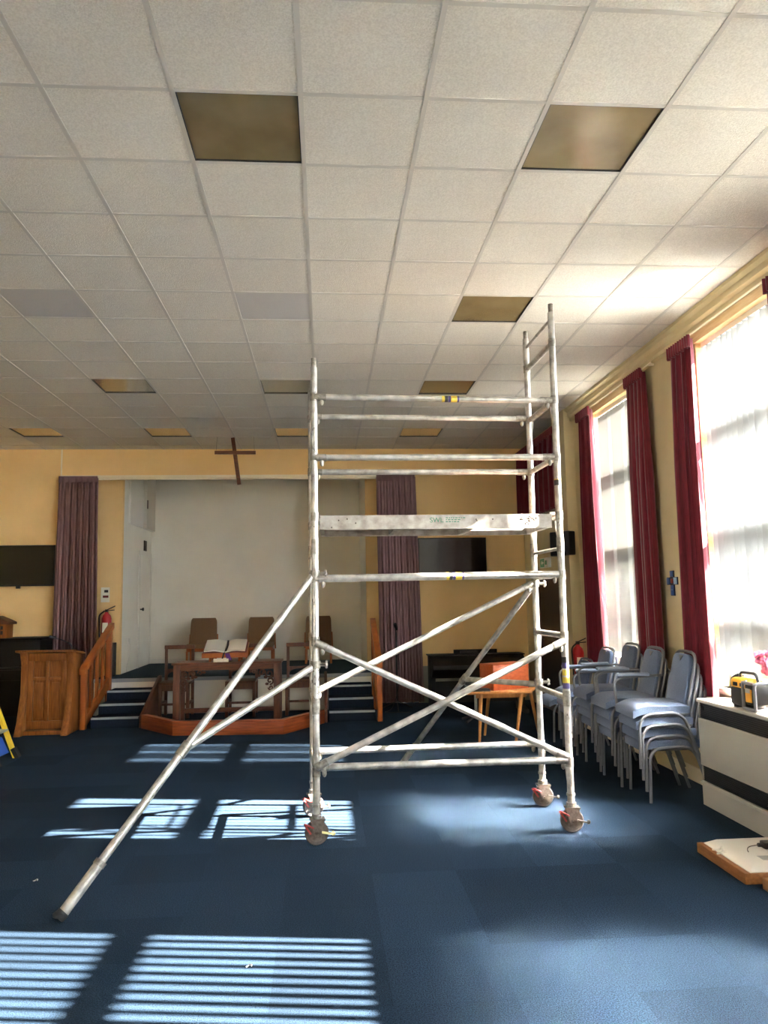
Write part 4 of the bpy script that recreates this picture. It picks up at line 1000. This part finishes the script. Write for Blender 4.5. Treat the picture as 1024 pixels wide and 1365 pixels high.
# microphone stand
ms = empty('microphone_stand', (1.04, 11.45, 0), 'black microphone stand before the mauve stage curtain', 'microphone stand')
MB().tube([(1.04, 11.45, .1), (1.04, 11.45, 1.12)], .012, 8).build('pole', blackp, ms)
MB().tube([(1.04, 11.45, 1.10), (1.03, 11.43, 1.22)], .008, 8).build('upper_tube', blackp, ms)
MB().tube([(1.05, 11.45, 1.16), (1.02, 11.38, 1.24)], [.018, .026], 10).build('microphone', blackp, ms)
for a in range(3):
    an = .5+a*2.09; MB().tube([(1.04, 11.45, .13), (1.04+math.cos(an)*.26, 11.45+math.sin(an)*.26, .01)], .009, 6).build('leg', blackp, ms)
MB().tube(fillet([(1.05, 11.44, .9), (1.09, 11.43, .6), (1.05, 11.42, .25), (.95, 11.35, .01), (.8, 11.2, .006), (1.2, 11.15, .006)], .12), .005, 6).build('cable', blackp, ms)

# hanging cross
hc = empty('hanging_cross', (-1.28, 11.2, 3.28), 'plain brown wooden cross hanging before the stage header', 'cross')
MB().bar((-1.325, 11.2, 3.985), (-1.225, 11.16, 3.29), .055, .04, (0, 1, 0)).build('upright', darkw2, hc, bevel=.003)
MB().box(-1.58, -.99, 11.15, 11.185, 3.735, 3.785).build('crossbar', darkw2, hc, bevel=.003)
for xx in (-1.56, -1.01): MB().tube([(xx, 11.17, 3.78), (xx+.01*(1 if xx < -1.2 else -1), 11.2, 4.0)], .0022, 5).build('hanging_wire', castor_g, hc)
# wall cross, loudspeaker, exit sign, side door, extinguisher
wc = empty('mosaic_cross', (XR-.01, 6.9, 1.6), 'small blue mosaic cross on the wall between two curtains', 'cross')
MB().box(XR-.012, XR-.001, 6.87, 6.94, 1.60, 1.83).box(XR-.012, XR-.001, 6.80, 7.01, 1.70, 1.77).build('backing', navy, wc)
for k, (y0, y1, z0, z1, mt_) in enumerate(((6.875, 6.935, 1.775, 1.825, blue1), (6.875, 6.935, 1.605, 1.695, blue1), (6.805, 6.865, 1.705, 1.765, blue2), (6.945, 7.005, 1.705, 1.765, blue1), (6.885, 6.925, 1.715, 1.755, red2), (6.88, 6.93, 1.65, 1.66, blue2))):
    MB().box(XR-.018, XR-.011, y0, y1, z0, z1).build('mosaic_piece', mt_, wc, bevel=.002)
sp_ = empty('wall_loudspeaker', (3.02, 9.66, 2.13), 'black angled loudspeaker mounted on the pilaster', 'loudspeaker')
MB().prism([(3.065, 9.78), (2.90, 9.74), (2.86, 9.60), (3.03, 9.36), (3.13, 9.42), (3.13, 9.495), (3.065, 9.495)], 'z', 2.12, 2.42).build('cabinet', blackp, sp_, bevel=.012)
MB().box(3.06, XR-.13, 9.6, 9.68, 2.26, 2.34).build('bracket', blackp, sp_)
ex = empty('exit_sign', (XR-.03, 10.9, 2.03), 'green and white exit sign above the dark side door', 'sign')
MB().box(XR-.05, XR-.002, 10.72, 11.12, 2.02, 2.16).build('sign_plate', sign_w, ex)
MB().box(XR-.053, XR-.05, 10.90, 11.10, 2.03, 2.15).build('green_panel', sign_g, ex)
MB().prism([(10.78, 2.06), (10.86, 2.06), (10.86, 2.12), (10.78, 2.12)], 'x', XR-.053, XR-.05).build('pictogram', sign_g, ex)
MB().prism([(10.93, 2.08), (10.99, 2.08), (10.99, 2.055), (11.05, 2.09), (10.99, 2.125), (10.99, 2.1), (10.93, 2.1)], 'x', XR-.055, XR-.053).build('arrow', sign_w, ex)
d2 = empty('door_2', (XR-.01, 10.75, 0), 'dark side door under the exit sign', kind='structure')
MB().box(XR-.03, XR, 10.25, 10.33, 0, 1.95).box(XR-.03, XR, 11.27, 11.35, 0, 1.95).box(XR-.03, XR, 10.33, 11.27, 1.88, 1.95).build('door_frame', darkw, d2)
dl2 = MB().box(XR-.02, XR, 10.33, 11.27, .01, 1.88).build('door_leaf', mat('dark_door', (44, 26, 28), .5), d2)
MB().box(XR-.07, XR-.04, 10.4, 11.2, 1.0, 1.04).box(XR-.05, XR-.02, 10.42, 10.46, .98, 1.06).box(XR-.05, XR-.02, 11.14, 11.18, .98, 1.06).build('push_bar', castor_g, dl2)
extinguisher(3.10, 9.415, .58, 'red fire extinguisher on the pilaster behind the stacked chairs', .95)

# scraps of paper on the carpet
for (x, y, r_, lab) in ((-1.71, 4.88, .5, 'tiny curled white paper scrap on the carpet left of the stabiliser foot'), (-.35, 3.66, 0, 'tiny pale scrap lying in the striped sunlight')):
    pts = [(x+math.cos(a)*.012, y+math.sin(a)*.018, .006+.004*math.sin(a*2)) for a in [k*.4 for k in range(9)]]
    tag(MB().tube(pts, [.0012]+[.0035]*7+[.0012], 6).build('paper_scrap', paper), lab, 'paper scrap')

# outdoors
tag(MB().box(XR+T+.01, 40, -30, 40, -.3, -.1).build('ground', ground_m), 'pale paving outside the windows', kind='structure')
